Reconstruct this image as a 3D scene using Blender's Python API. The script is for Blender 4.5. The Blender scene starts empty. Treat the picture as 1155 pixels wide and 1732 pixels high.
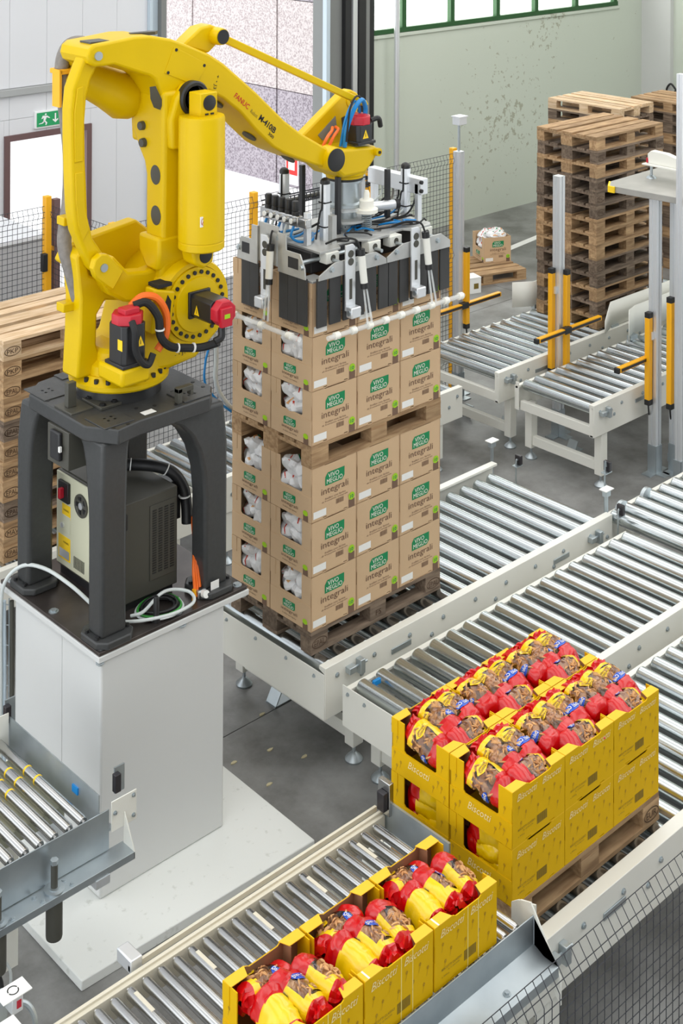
import bpy, bmesh, math, random
from mathutils import Vector, Matrix, noise
C = bpy.context.scene.collection
SC = bpy.context.scene
random.seed(7)
# ------------------------------------------------------------------ camera, sky, lights, exposure
cam = bpy.data.cameras.new('camera'); camo = bpy.data.objects.new('camera', cam); C.objects.link(camo)
cam.sensor_fit = 'AUTO'; cam.sensor_width = 36.0
cam.lens = 36.0 * 2383.24 / 1732.0
cam.shift_y = -(866.0 + 259.56) / 1732.0
cam.clip_start = 0.1; cam.clip_end = 200
YAW = 0.816
camo.matrix_world = (Matrix.Translation((-5.975, -6.605, 5.818)) @ Matrix.Rotation(YAW - math.pi / 2, 4, 'Z')
                     @ Matrix.Rotation(math.pi / 2, 4, 'X') @ Matrix.Rotation(0.004, 4, 'Z'))
SC.camera = camo
world = bpy.data.worlds.new('overcast_sky'); SC.world = world; world.use_nodes = True
bg = world.node_tree.nodes['Background']; bg.inputs[0].default_value = (0.93, 0.97, 1.0, 1); bg.inputs[1].default_value = 2.15
SC.view_settings.view_transform = 'Standard'; SC.view_settings.look = 'None'
SC.view_settings.exposure = 0.06; SC.view_settings.gamma = 1.0
try: SC.view_settings.use_curve_mapping = False
except Exception: pass
def added_roof_light(x, y, sx, sy, watt, z=7.75, col=(1.0, 0.985, 0.95)):  # added area light under the unseen roof; no real fitting stands for it
    l = bpy.data.lights.new('added_roof_light', 'AREA'); l.shape = 'RECTANGLE'; l.size = sx; l.size_y = sy; l.energy = watt; l.color = col
    o = bpy.data.objects.new('added_roof_light', l); C.objects.link(o); o.location = (x, y, z)
for lx, lw in ((-4.6, 270), (0.6, 300), (5.8, 370), (11.0, 430)):
    added_roof_light(lx, -1.0, 3.4, 15.0, lw)
# ------------------------------------------------------------------ materials
def lin(c): c /= 255.0; return c / 12.92 if c <= 0.04045 else ((c + 0.055) / 1.055) ** 2.4
def rgb(r, g, b): return (lin(r), lin(g), lin(b), 1.0)
def mat(name, col, rough=0.5, metal=0.0, var=0.0, scale=6.0, bump=0.0, col2=None, objrand=0.0, coat=0.0, spec=0.5, alpha=1.0, trans=0.0, ior=1.45, emit=0.0,
        stretch=None, detail=4.0, lo=0.35, hi=0.7, rvar=0.0):
    m = bpy.data.materials.new(name); m.use_nodes = True; nt = m.node_tree; N = nt.nodes; L = nt.links
    b = N['Principled BSDF']; b.inputs['Base Color'].default_value = col; b.inputs['Roughness'].default_value = rough; b.inputs['Metallic'].default_value = metal
    b.inputs['Specular IOR Level'].default_value = spec
    if coat: b.inputs['Coat Weight'].default_value = coat; b.inputs['Coat Roughness'].default_value = 0.08
    if alpha < 1: b.inputs['Alpha'].default_value = alpha
    if trans: b.inputs['Transmission Weight'].default_value = trans; b.inputs['IOR'].default_value = ior
    if emit: b.inputs['Emission Color'].default_value = col; b.inputs['Emission Strength'].default_value = emit
    if var or bump or col2 or rvar:
        tc = N.new('ShaderNodeTexCoord'); mp = N.new('ShaderNodeMapping'); L.new(tc.outputs['Object'], mp.inputs[0])
        if stretch: mp.inputs['Scale'].default_value = stretch
        nz = N.new('ShaderNodeTexNoise'); nz.inputs['Scale'].default_value = scale; nz.inputs['Detail'].default_value = detail
        L.new(mp.outputs[0], nz.inputs['Vector'])
        rp = N.new('ShaderNodeValToRGB'); rp.color_ramp.elements[0].position = lo; rp.color_ramp.elements[1].position = hi
        L.new(nz.outputs['Fac'], rp.inputs[0])
        c2 = col2 if col2 else tuple(max(0, x * (1 - var)) for x in col[:3]) + (1,)
        rp.color_ramp.elements[0].color = c2; rp.color_ramp.elements[1].color = col
        src = rp.outputs[0]
        if objrand:
            oi = N.new('ShaderNodeObjectInfo'); ma = N.new('ShaderNodeMapRange'); ma.inputs[3].default_value = 1 - objrand; ma.inputs[4].default_value = 1 + objrand * 0.6
            L.new(oi.outputs['Random'], ma.inputs[0])
            mx = N.new('ShaderNodeMix'); mx.data_type = 'RGBA'; mx.blend_type = 'MULTIPLY'; mx.inputs[0].default_value = 1
            L.new(src, mx.inputs[6]); L.new(ma.outputs[0], mx.inputs[7]); src = mx.outputs[2]
            ad = N.new('ShaderNodeVectorMath'); ad.operation = 'ADD'; sc = N.new('ShaderNodeVectorMath'); sc.operation = 'SCALE'; sc.inputs[3].default_value = 37.0
            cx = N.new('ShaderNodeCombineXYZ'); L.new(oi.outputs['Random'], cx.inputs[0]); L.new(oi.outputs['Random'], cx.inputs[1]); L.new(cx.outputs[0], sc.inputs[0])
            L.new(mp.outputs[0], ad.inputs[0]); L.new(sc.outputs[0], ad.inputs[1]); L.new(ad.outputs[0], nz.inputs['Vector'])
        L.new(src, b.inputs['Base Color'])
        if rvar:
            mr = N.new('ShaderNodeMapRange'); mr.inputs[3].default_value = max(0.03, rough - rvar); mr.inputs[4].default_value = rough + rvar
            L.new(nz.outputs['Fac'], mr.inputs[0]); L.new(mr.outputs[0], b.inputs['Roughness'])
        if bump:
            bp = N.new('ShaderNodeBump'); bp.inputs['Strength'].default_value = bump; bp.inputs['Distance'].default_value = 0.01
            L.new(nz.outputs['Fac'], bp.inputs['Height']); L.new(bp.outputs[0], b.inputs['Normal'])
    return m
M = {}
M['yellow'] = mat('robot_yellow_paint', rgb(220, 184, 0), 0.36, var=0.05, scale=3, spec=0.25)
M['yellow2'] = mat('safety_yellow_paint', rgb(246, 178, 18), 0.42)
M['grey'] = mat('robot_grey_paint', rgb(64, 65, 65), 0.38, var=0.12, scale=40, bump=0.05, spec=0.4)
M['dgrey'] = mat('dark_grey_paint', rgb(76, 75, 68), 0.45, spec=0.4)
M['black'] = mat('black_plastic', rgb(32, 32, 33), 0.45)
M['rubber'] = mat('black_rubber', rgb(26, 26, 27), 0.7)
M['motor'] = mat('motor_black_paint', rgb(38, 38, 40), 0.35)
M['red'] = mat('motor_red_plastic', rgb(190, 28, 48), 0.4)
M['white'] = mat('white_machine_paint', rgb(232, 231, 222), 0.4, var=0.04, scale=2)
M['white2'] = mat('plinth_white_paint', rgb(212, 213, 211), 0.45, var=0.035, scale=1.5)
M['pe'] = mat('white_plastic_sheet', rgb(232, 232, 224), 0.5)
M['cream'] = mat('controller_cream_paint', rgb(205, 204, 178), 0.5)
M['steel'] = mat('zinc_plated_roller_steel', (0.60, 0.65, 0.66, 1), 0.25, 1.0, col2=(0.54, 0.58, 0.59, 1), scale=2, objrand=0.1)
M['steel2'] = mat('plain_steel', (0.52, 0.52, 0.51, 1), 0.25, 1.0)
M['zinc'] = mat('galvanised_sheet', (0.55, 0.60, 0.62, 1), 0.42, 0.85, col2=(0.42, 0.47, 0.5, 1), scale=4, rvar=0.08)
M['alu'] = mat('anodised_aluminium', (0.80, 0.82, 0.84, 1), 0.42, 0.75)
M['aluplate'] = mat('machined_aluminium', (0.56, 0.565, 0.55, 1), 0.45, 0.5, var=0.18, scale=9)
M['slat'] = mat('dark_rubber_slat', rgb(62, 62, 62), 0.6, var=0.3, scale=9, stretch=(1, 1, 0.3))
M['card'] = mat('brown_cardboard', rgb(206, 175, 138), 0.75, var=0.06, scale=3)
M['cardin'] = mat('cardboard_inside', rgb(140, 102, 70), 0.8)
M['ycard'] = mat('yellow_printed_cardboard', rgb(222, 176, 6), 0.6, spec=0.15, var=0.03, scale=3)
M['ycard_lit'] = mat('yellow_cardboard_lit_top', rgb(240, 192, 56), 0.6, spec=0.2)  # same yellow card, light from above put into a paler tone
M['green'] = mat('green_print', rgb(0, 132, 78), 0.6)
M['brownink'] = mat('brown_print', rgb(112, 84, 66), 0.7)
M['brownstrip'] = mat('brown_strip_print', rgb(116, 90, 72), 0.7)
M['whiteink'] = mat('white_print', rgb(240, 238, 226), 0.6)
M['scriptink'] = mat('pale_script_print', rgb(246, 226, 160), 0.6)
M['sprig'] = mat('ochre_print', rgb(176, 136, 16), 0.6)
M['greyink'] = mat('grey_print', rgb(120, 100, 30), 0.6)
M['lime'] = mat('lime_print', rgb(160, 206, 22), 0.6)
M['sticker'] = mat('white_sticker', rgb(236, 236, 232), 0.5)
M['tape'] = mat('pale_tape', rgb(238, 216, 120), 0.3)
M['blackink'] = mat('black_print', rgb(30, 28, 24), 0.6)
M['redink'] = mat('red_print', rgb(196, 50, 20), 0.6)
M['whitebag'] = mat('white_foil_bag', rgb(232, 232, 232), 0.28, coat=0.4, var=0.08, scale=14, bump=0.35)
M['redfilm'] = mat('red_glossy_film', rgb(206, 5, 12), 0.26, coat=0.35, var=0.1, scale=16, bump=0.5)
M['yfilm'] = mat('yellow_glossy_film', rgb(246, 204, 2), 0.26, coat=0.4, var=0.05, scale=16, bump=0.4)
M['biscuit'] = mat('biscuit_brown', rgb(232, 182, 122), 0.7, col2=rgb(190, 132, 80), scale=30, objrand=0.1)
M['bluelabel'] = mat('blue_label', rgb(24, 80, 190), 0.25)
M['amber'] = mat('bag_inside_shadow', rgb(120, 60, 30), 0.7)
M['orange'] = mat('orange_cable', rgb(240, 110, 30), 0.45)
M['blue'] = mat('blue_hose', rgb(20, 130, 200), 0.35)
M['whitehose'] = mat('white_hose', rgb(206, 212, 210), 0.4)
M['greenwire'] = mat('green_wire', rgb(60, 150, 60), 0.5)
M['greysleeve'] = mat('grey_cable_sleeve', rgb(140, 134, 128), 0.7, var=0.25, scale=30, bump=0.3)
M['wire'] = mat('fence_wire', rgb(46, 48, 54), 0.5)
M['wood0'] = mat('pale_pallet_wood', rgb(226, 200, 168), 0.75, col2=rgb(196, 164, 124), scale=5, stretch=(1, 7, 7), objrand=0.16, detail=6)
M['wood1'] = mat('pallet_wood', rgb(190, 158, 118), 0.8, col2=rgb(148, 116, 82), scale=5, stretch=(1, 7, 7), objrand=0.25, detail=6)
M['wood2'] = mat('weathered_pallet_wood', rgb(138, 120, 102), 0.85, col2=rgb(98, 82, 68), scale=5, stretch=(1, 7, 7), objrand=0.3, detail=6)
M['stamp'] = mat('burnt_stamp', rgb(70, 48, 30), 0.8)
M['greenframe'] = mat('green_window_frame', rgb(34, 84, 40), 0.5)
M['pane'] = mat('daylit_frosted_glass', (1.0, 1.0, 0.98, 1), 0.3, emit=4.0)
M['panel'] = mat('white_sandwich_panel', rgb(224, 225, 229), 0.45)
M['band'] = mat('grey_trim', rgb(170, 172, 172), 0.5)
M['bluegrey'] = mat('pale_blue_column', rgb(196, 210, 220), 0.5)
M['darkcol'] = mat('dark_door_guide', rgb(34, 34, 36), 0.45)
M['midcol'] = mat('grey_column', rgb(128, 130, 128), 0.55)
M['frame'] = mat('brown_door_frame', rgb(110, 84, 84), 0.55)
M['signgreen'] = mat('exit_sign_green', rgb(40, 160, 100), 0.5)
M['signwhite'] = mat('sign_white', rgb(245, 245, 245), 0.5)
M['signred'] = mat('sign_red', rgb(225, 40, 36), 0.5)
M['hazard'] = mat('hazard_yellow', rgb(250, 208, 30), 0.5)
M['clear'] = mat('clear_plastic', (0.92, 0.95, 0.95, 1), 0.15, alpha=0.35)
M['spool'] = mat('white_nylon', rgb(238, 236, 226), 0.5)
M['slab'] = mat('white_painted_concrete', rgb(226, 228, 224), 0.65, col2=rgb(206, 208, 202), scale=18, lo=0.28, hi=0.38)
M['dplate'] = mat('dark_steel_plate', rgb(96, 88, 84), 0.32, 0.6, col2=rgb(70, 64, 62), scale=4)
M['beige'] = mat('beige_rail_paint', rgb(214, 207, 188), 0.5)
M['deck'] = mat('worn_platform_sheet', rgb(172, 170, 164), 0.45, 0.3, var=0.12, scale=5)
M['crate'] = mat('grey_crate_board', rgb(178, 178, 180), 0.6)
M['chip'] = mat('dry_crumb', rgb(196, 186, 150), 0.8)
M['eye'] = mat('sensor_black', rgb(40, 36, 40), 0.3)
M['film'] = None
def film():
    m = bpy.data.materials.new('clear_bag_film'); m.use_nodes = True; nt = m.node_tree; N = nt.nodes; L = nt.links
    N.remove(N['Principled BSDF']); out = N['Material Output']
    t = N.new('ShaderNodeBsdfTransparent'); g = N.new('ShaderNodeBsdfGlossy'); g.inputs['Roughness'].default_value = 0.09; t.inputs[0].default_value = (0.97, 0.94, 0.92, 1)
    fr = N.new('ShaderNodeFresnel'); fr.inputs[0].default_value = 1.5
    mr = N.new('ShaderNodeMath'); mr.operation = 'MULTIPLY_ADD'; mr.inputs[1].default_value = 1.0; mr.inputs[2].default_value = 0.025
    mx = N.new('ShaderNodeMixShader'); L.new(fr.outputs[0], mr.inputs[0]); L.new(mr.outputs[0], mx.inputs[0]); L.new(t.outputs[0], mx.inputs[1]); L.new(g.outputs[0], mx.inputs[2])
    tc = N.new('ShaderNodeTexCoord'); nz = N.new('ShaderNodeTexNoise'); nz.inputs['Scale'].default_value = 28; bp = N.new('ShaderNodeBump'); bp.inputs['Strength'].default_value = 0.4; bp.inputs['Distance'].default_value = 0.01
    L.new(tc.outputs['Object'], nz.inputs['Vector']); L.new(nz.outputs['Fac'], bp.inputs['Height']); L.new(bp.outputs[0], g.inputs['Normal'])
    L.new(mx.outputs[0], out.inputs[0]); return m
M['film'] = film()
def plaster():
    m = mat('pale_green_plaster', rgb(204, 211, 198), 0.8); nt = m.node_tree; N = nt.nodes; L = nt.links; b = N['Principled BSDF']
    tc = N.new('ShaderNodeTexCoord'); n1 = N.new('ShaderNodeTexNoise'); n1.inputs['Scale'].default_value = 10; n1.inputs['Detail'].default_value = 9; n1.inputs['Roughness'].default_value = 0.65
    L.new(tc.outputs['Object'], n1.inputs['Vector']); last = n1.outputs['Fac']
    for c, r in (((11.5, 8.06, 1.45), 1.9), ((12.6, 8.06, 2.98), 0.9)):          # two areas where the paint flakes
        d = N.new('ShaderNodeVectorMath'); d.operation = 'DISTANCE'; d.inputs[1].default_value = c; L.new(tc.outputs['Object'], d.inputs[0])
        mr = N.new('ShaderNodeMapRange'); mr.inputs[1].default_value = 0; mr.inputs[2].default_value = r; mr.inputs[3].default_value = 0.155; mr.inputs[4].default_value = 0; L.new(d.outputs['Value'], mr.inputs[0])
        a = N.new('ShaderNodeMath'); L.new(last, a.inputs[0]); L.new(mr.outputs[0], a.inputs[1]); last = a.outputs[0]
    rp = N.new('ShaderNodeValToRGB'); rp.color_ramp.elements[0].position = 0.69; rp.color_ramp.elements[1].position = 0.70
    rp.color_ramp.elements[0].color = rgb(204, 211, 198); rp.color_ramp.elements[1].color = rgb(172, 174, 156)
    L.new(last, rp.inputs[0]); L.new(rp.outputs[0], b.inputs['Base Color'])
    return m
M['plaster'] = plaster()
def concrete():
    m = mat('worn_concrete', rgb(128, 128, 124), 0.5); nt = m.node_tree; N = nt.nodes; L = nt.links; b = N['Principled BSDF']
    tc = N.new('ShaderNodeTexCoord'); n1 = N.new('ShaderNodeTexNoise'); n1.inputs['Scale'].default_value = 1.3; n1.inputs['Detail'].default_value = 10; n1.inputs['Roughness'].default_value = 0.65
    L.new(tc.outputs['Object'], n1.inputs['Vector'])
    rp = N.new('ShaderNodeValToRGB'); rp.color_ramp.elements[0].position = 0.36; rp.color_ramp.elements[1].position = 0.62
    rp.color_ramp.elements[0].color = rgb(96, 95, 92); rp.color_ramp.elements[1].color = rgb(144, 144, 142)
    L.new(n1.outputs['Fac'], rp.inputs[0]); L.new(rp.outputs[0], b.inputs['Base Color'])
    mr = N.new('ShaderNodeMapRange'); mr.inputs[3].default_value = 0.24; mr.inputs[4].default_value = 0.5; L.new(n1.outputs['Fac'], mr.inputs[0]); L.new(mr.outputs[0], b.inputs['Roughness'])
    return m
M['concrete'] = concrete()
M['joint'] = mat('floor_joint_filler', rgb(70, 68, 64), 0.8)
M['pebble'] = mat('pebble_dash_concrete', rgb(212, 202, 200), 0.85, col2=rgb(172, 158, 158), scale=34, detail=3, lo=0.38, hi=0.55)
M['pebble2'] = mat('darker_pebble_dash_concrete', rgb(184, 175, 182), 0.85, col2=rgb(134, 124, 132), scale=34, detail=3, lo=0.38, hi=0.58)
M['yard'] = mat('pale_yard_concrete', rgb(250, 248, 246), 0.8, var=0.04, scale=8)
# ------------------------------------------------------------------ shape helpers
WL = {}
def BM(): return bmesh.new()
def box(bm, x0, x1, y0, y1, z0, z1):
    v = [bm.verts.new(p) for p in ((x0, y0, z0), (x1, y0, z0), (x1, y1, z0), (x0, y1, z0), (x0, y0, z1), (x1, y0, z1), (x1, y1, z1), (x0, y1, z1))]
    for f in ((0, 3, 2, 1), (4, 5, 6, 7), (0, 1, 5, 4), (1, 2, 6, 5), (2, 3, 7, 6), (3, 0, 4, 7)): bm.faces.new([v[i] for i in f])
    return bm
def frame_of(d):
    d = d.normalized(); a = Vector((0, 0, 1)) if abs(d.z) < 0.9 else Vector((1, 0, 0))
    u = d.cross(a).normalized(); return u, d.cross(u).normalized()
def ring(bm, c, u, w, r, n, ph=0.0): return [bm.verts.new(c + u * (r * math.cos(2 * math.pi * i / n + ph)) + w * (r * math.sin(2 * math.pi * i / n + ph))) for i in range(n)]
def skin(bm, a, b):
    n = len(a)
    for i in range(n): bm.faces.new((a[i], a[(i + 1) % n], b[(i + 1) % n], b[i]))
def lathe(bm, p, axis, prof, n=20, ph=0.0):
    p = Vector(p); d = Vector(axis).normalized(); u, w = frame_of(d); prev = None
    for r, h in prof:
        k = ring(bm, p + d * h, u, w, max(r, 1e-4), n, ph)
        if prev: skin(bm, prev, k)
        else: bm.faces.new(k[::-1])
        prev = k
    bm.faces.new(prev); return bm
def cyl(bm, p, q, r, r2=None, n=16, ph=0.0):
    p = Vector(p); q = Vector(q); return lathe(bm, p, q - p, [(r, 0), (r if r2 is None else r2, (q - p).length)], n, ph)
def bar(bm, p, q, w, n=4): return cyl(bm, p, q, w * 0.7071, n=4, ph=math.pi / 4)
def spline(pts, k=6):
    P = [Vector(p) for p in pts]
    if len(P) < 3: return P
    P = [P[0] * 2 - P[1]] + P + [P[-1] * 2 - P[-2]]; out = []
    for i in range(1, len(P) - 2):
        for j in range(k):
            t = j / k; a, b, c, d = P[i - 1:i + 3]
            out.append(0.5 * ((2 * b) + (c - a) * t + (2 * a - 5 * b + 4 * c - d) * t * t + (3 * b - a - 3 * c + d) * t ** 3))
    return out + [P[-2]]
def tube(bm, pts, r, n=8, k=6, smooth=True):
    P = spline(pts, k) if smooth else [Vector(p) for p in pts]
    d = (P[1] - P[0]).normalized(); u, w = frame_of(d); prev = None
    for i, p in enumerate(P):
        t = (P[min(i + 1, len(P) - 1)] - P[max(i - 1, 0)])
        if t.length < 1e-9: continue
        t.normalize(); u = (u - t * u.dot(t)).normalized(); w = t.cross(u)
        k_ = ring(bm, p, u, w, r, n)
        if prev: skin(bm, prev, k_)
        else: bm.faces.new(k_[::-1])
        prev = k_
    bm.faces.new(prev); return bm
def prism(bm, pts, a, b, ax='y'):
    f = {'y': lambda p, t: (p[0], t, p[1]), 'x': lambda p, t: (t, p[0], p[1]), 'z': lambda p, t: (p[0], p[1], t)}[ax]
    A = [bm.verts.new(f(p, a)) for p in pts]; B = [bm.verts.new(f(p, b)) for p in pts]; n = len(pts)
    bm.faces.new(A); bm.faces.new(B[::-1])
    for i in range(n): bm.faces.new((A[i], B[i], B[(i + 1) % n], A[(i + 1) % n]))
    return bm
def loft(bm, secs):
    prev = None
    for s in secs:
        k = [bm.verts.new(p) for p in s]
        if prev: skin(bm, prev, k)
        else: bm.faces.new(k[::-1])
        prev = k
    bm.faces.new(prev); return bm
def mesh_of(name, bm, m, smooth=True, ang=35):
    bmesh.ops.recalc_face_normals(bm, faces=bm.faces[:]); me = bpy.data.meshes.new(name); bm.to_mesh(me); bm.free()
    if m is not None: me.materials.append(m)
    if smooth:
        me.polygons.foreach_set('use_smooth', [True] * len(me.polygons))
        me.set_sharp_from_angle(angle=math.radians(ang))
    return me
def ob(name, bm, m, parent=None, bevel=0.0, seg=2, smooth=True, kind=None, label=None, loc=None, ang=35):
    """one mesh object; a child takes points in world space and is moved back by where its parent stands"""
    me = bm if isinstance(bm, bpy.types.Mesh) else mesh_of(name, bm, M[m] if isinstance(m, str) else m, smooth, ang)
    o = bpy.data.objects.new(name, me); C.objects.link(o)
    if parent is not None:
        o.parent = parent; w = WL.get(parent.name, Vector()); o.location = -w if loc is None else loc
        WL[o.name] = w + o.location
    elif loc is not None: o.location = loc; WL[o.name] = Vector(loc)
    if bevel:
        md = o.modifiers.new('bevel', 'BEVEL'); md.width = bevel; md.segments = seg; md.limit_method = 'ANGLE'; md.angle_limit = math.radians(40)
        md.harden_normals = False
    if kind: o['kind'] = kind
    if label: o['label'] = label
    return o
def tag(o, label, cat, group=None, kind=None):
    o['label'] = label; o['category'] = cat
    if group: o['group'] = group
    if kind: o['kind'] = kind
    return o
def thing(name, label, cat, loc=(0, 0, 0), group=None, rz=0.0):
    o = bpy.data.objects.new(name, None); C.objects.link(o); o.empty_display_size = 0.1; o.location = loc; o.rotation_euler = (0, 0, rz); WL[o.name] = Vector(loc)
    return tag(o, label, cat, group)
def struct(o, label, cat):
    o['kind'] = 'structure'; o['label'] = label; o['category'] = cat; return o
def dup(o, loc=None, rot=None, label=None, group=None, scale=None):
    def rec(s, par):
        c = s.copy(); C.objects.link(c); c.parent = par
        for ch in s.children: rec(ch, c)
        return c
    c = rec(o, None)
    if loc is not None: c.location = loc
    if rot is not None: c.rotation_euler = rot
    if scale is not None: c.scale = scale
    if label: c['label'] = label
    if group: c['group'] = group
    return c
_txt = {}
def text_mesh(s, m, shear=0.0, bold=0.0):
    key = (s, m, shear, bold)
    if key in _txt: return _txt[key]
    cu = bpy.data.curves.new('lettering', 'FONT'); cu.body = s; cu.size = 1.0; cu.shear = shear; cu.offset = bold; cu.resolution_u = 2; cu.fill_mode = 'FRONT'
    to = bpy.data.objects.new('lettering', cu); C.objects.link(to); bpy.context.view_layer.update()
    me = bpy.data.meshes.new_from_object(to.evaluated_get(bpy.context.evaluated_depsgraph_get())); bpy.data.objects.remove(to); bpy.data.curves.remove(cu)
    xs = [v.co.x for v in me.vertices]; ys = [v.co.y for v in me.vertices]
    x0, x1, y0, y1 = min(xs), max(xs), min(ys), max(ys)
    for v in me.vertices: v.co.x = (v.co.x - x0) / (x1 - x0); v.co.y = (v.co.y - y0) / (y1 - y0); v.co.z = 0
    me.materials.clear(); me.materials.append(M[m]); me.name = 'lettering'; _txt[key] = me; return me
def text(parent, s, m, org, xv, yv, name='lettering', shear=0.0, bold=0.0, local=False):
    """lettering whose lower left is org and which spans the vectors xv (its width) and yv (its height)"""
    o = bpy.data.objects.new(name, text_mesh(s, m, shear, bold)); C.objects.link(o); o.parent = parent
    w = Vector() if local else WL.get(parent.name, Vector())
    xv = Vector(xv); yv = Vector(yv); n = xv.cross(yv).normalized() * 0.01
    p = Vector(org) - w
    o.matrix_basis = Matrix(((xv.x, yv.x, n.x, p.x), (xv.y, yv.y, n.y, p.y), (xv.z, yv.z, n.z, p.z), (0, 0, 0, 1)))
    return o
def poly(pts3, bm=None):
    bm = bm or BM(); bm.faces.new([bm.verts.new(p) for p in pts3]); return bm
ORD = ['first', 'second', 'third', 'fourth', 'fifth', 'sixth', 'seventh', 'eighth', 'ninth', 'tenth', 'eleventh', 'twelfth', 'thirteenth', 'fourteenth', 'fifteenth', 'sixteenth']
# ------------------------------------------------------------------ the setting
fl = struct(ob('floor', box(BM(), -9, 15.3, -9, 8.3, -0.2, -0.012), 'joint'), 'grey worn concrete factory floor under all the machines', 'floor')
xj = [-9.0, -5.26, 1.54, 8.34, 15.3]; yj = [-9.0, -4.0, 0.607, 5.1, 8.3]
for i in range(len(xj) - 1):
    for j in range(len(yj) - 1):
        ob('concrete_slab', box(BM(), xj[i] + .004, xj[i + 1] - .004, yj[j] + .004, yj[j + 1] - .004, -0.012, 0), 'concrete', fl)
struct(ob('trim_1', prism(BM(), [(9.0, 6.42), (9.02, 6.54), (12.6, 7.04), (12.6, 6.92)], 0.0, 0.002, 'z'), 'sticker'), 'white painted line across the far floor by the pallet stack', 'floor line')
ce = struct(ob('ceiling', box(BM(), -13, 15.5, -13, 8.3, 8.0, 8.12), 'panel'), 'white roof deck over the hall, out of the frame', 'ceiling')
struct(ob('wall_front', box(BM(), -13, 15.5, -13.0, -12.85, 0, 8.0), 'midcol'), 'plain grey unseen wall far behind the camera, added to cut sky light', 'wall')  # unseen wall, added to darken the sides that face it
struct(ob('ground_outside', box(BM(), -6, 30, 8.3, 34, -0.2, 0.0), 'yard'), 'bright pale yard outside the open gate', 'ground')
# left wall of white panels with the exit door
wl = struct(ob('wall_left', box(BM(), -9.0, 2.43, 8.12, 8.26, 0, 8.0), 'panel'), 'white panelled back wall left of the gate', 'wall')
ob('wall_section', box(BM(), 3.62, 4.46, 8.12, 8.26, 0, 8.0), 'panel', wl)
ob('wall_section', box(BM(), 2.43, 3.62, 8.12, 8.26, 2.42, 8.0), 'panel', wl)
x = -1.0
while x < 4.4:
    x2 = min(x + 0.5, 4.46)
    for za, zb in ((0.0, 2.60), (2.604, 2.88), (2.97, 5.5)):
        if za < 2.42 and x2 > 2.43 and x < 3.62:
            if x < 2.43: ob('wall_panel', box(BM(), x + .002, 2.43, 8.06, 8.12, za, zb), 'panel', wl)
            if x2 > 3.62: ob('wall_panel', box(BM(), 3.62, x2 - .002, 8.06, 8.12, za, zb), 'panel', wl)
            ob('wall_panel', box(BM(), max(x, 2.43) + .002, min(x2, 3.62) - .002, 8.06, 8.12, 2.42, zb), 'panel', wl)
        else: ob('wall_panel', box(BM(), x + .002, x2 - .002, 8.06, 8.12, za, zb), 'panel', wl)
    x = x2
struct(ob('trim_2', box(BM(), -9, 4.46, 8.0, 8.12, 2.885, 2.965), 'band', bevel=.004), 'grey horizontal girder across the white wall', 'girder')
d1 = struct(thing('door_1', 'dark-framed emergency door opening, bright with daylight', 'door', (3.02, 8.1, 0)), 'dark-framed emergency door opening, bright with daylight', 'door')
for a in ((2.43, 2.50, 0, 2.42), (3.55, 3.62, 0, 2.42)): ob('door_jamb', box(BM(), a[0], a[1], 8.03, 8.2, a[2], a[3]), 'frame', d1)
ob('door_head', box(BM(), 2.50, 3.55, 8.03, 8.2, 2.35, 2.42), 'frame', d1)
# exit sign
s = thing('exit_sign', 'green and white emergency exit sign above the bright doorway', 'sign', (3.08, 8.04, 2.52))
ob('sign_plate', box(BM(), 2.83, 3.33, 8.03, 8.06, 2.455, 2.66), 'signwhite', s, bevel=.004)
ob('sign_field', box(BM(), 2.85, 3.31, 8.022, 8.03, 2.475, 2.64), 'signgreen', s)
b = BM(); yq = 8.02
def sq(pts): poly([(2.85 + px * .46, yq, 2.475 + pz * .165) for px, pz in pts], b)
sq([(.22, .80), (.27, .80), (.28, .90), (.23, .92)]); sq([(.12, .55), (.16, .78), (.30, .74), (.38, .58), (.36, .54), (.28, .64), (.24, .40), (.30, .25), (.27, .08), (.24, .08), (.25, .24), (.18, .38), (.19, .62), (.15, .55)])
sq([(.19, .40), (.14, .28), (.05, .24), (.05, .19), (.17, .22), (.22, .36)])
sq([(.52, .85), (.56, .85), (.56, .38), (.62, .46), (.62, .36), (.54, .18), (.46, .36), (.46, .46), (.52, .38)]); sq([(.74, .12), (.92, .12), (.92, .88), (.74, .88)])
ob('pictogram', b, 'signwhite', s)
# gate columns and guides
def column(name, parts, label):
    t = struct(thing(name, label, 'column', parts[0][:1] + (8.1, 0)), label, 'column')
    for n, x0, x1, y0, y1, m in [p[1:] for p in parts]: ob(n, box(BM(), x0, x1, y0, y1, 0, 8.0), m, t)
column('trim_3', [(4.55, 'flange', 4.46, 4.50, 8.0, 8.3, 'bluegrey'), (4.55, 'web', 4.50, 4.62, 8.06, 8.1, 'bluegrey'), (4.55, 'flange', 4.62, 4.70, 7.98, 8.3, 'midcol')], 'pale blue steel column at the left edge of the gate')
column('trim_4', [(7.6, 'flange', 7.47, 7.54, 7.98, 8.06, 'bluegrey'), (7.6, 'web', 7.50, 7.82, 8.04, 8.3, 'midcol'), (7.6, 'guide', 7.82, 7.93, 7.96, 8.1, 'darkcol'),
    (7.6, 'rail', 7.95, 8.04, 7.94, 8.04, 'alu'), (7.6, 'guide', 8.05, 8.19, 7.92, 8.1, 'darkcol'), (7.6, 'rail', 8.205, 8.28, 7.94, 8.04, 'midcol'), (7.6, 'guide', 8.29, 8.41, 7.98, 8.1, 'darkcol')], 'grey steel column with black door guides right of the gate')
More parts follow.
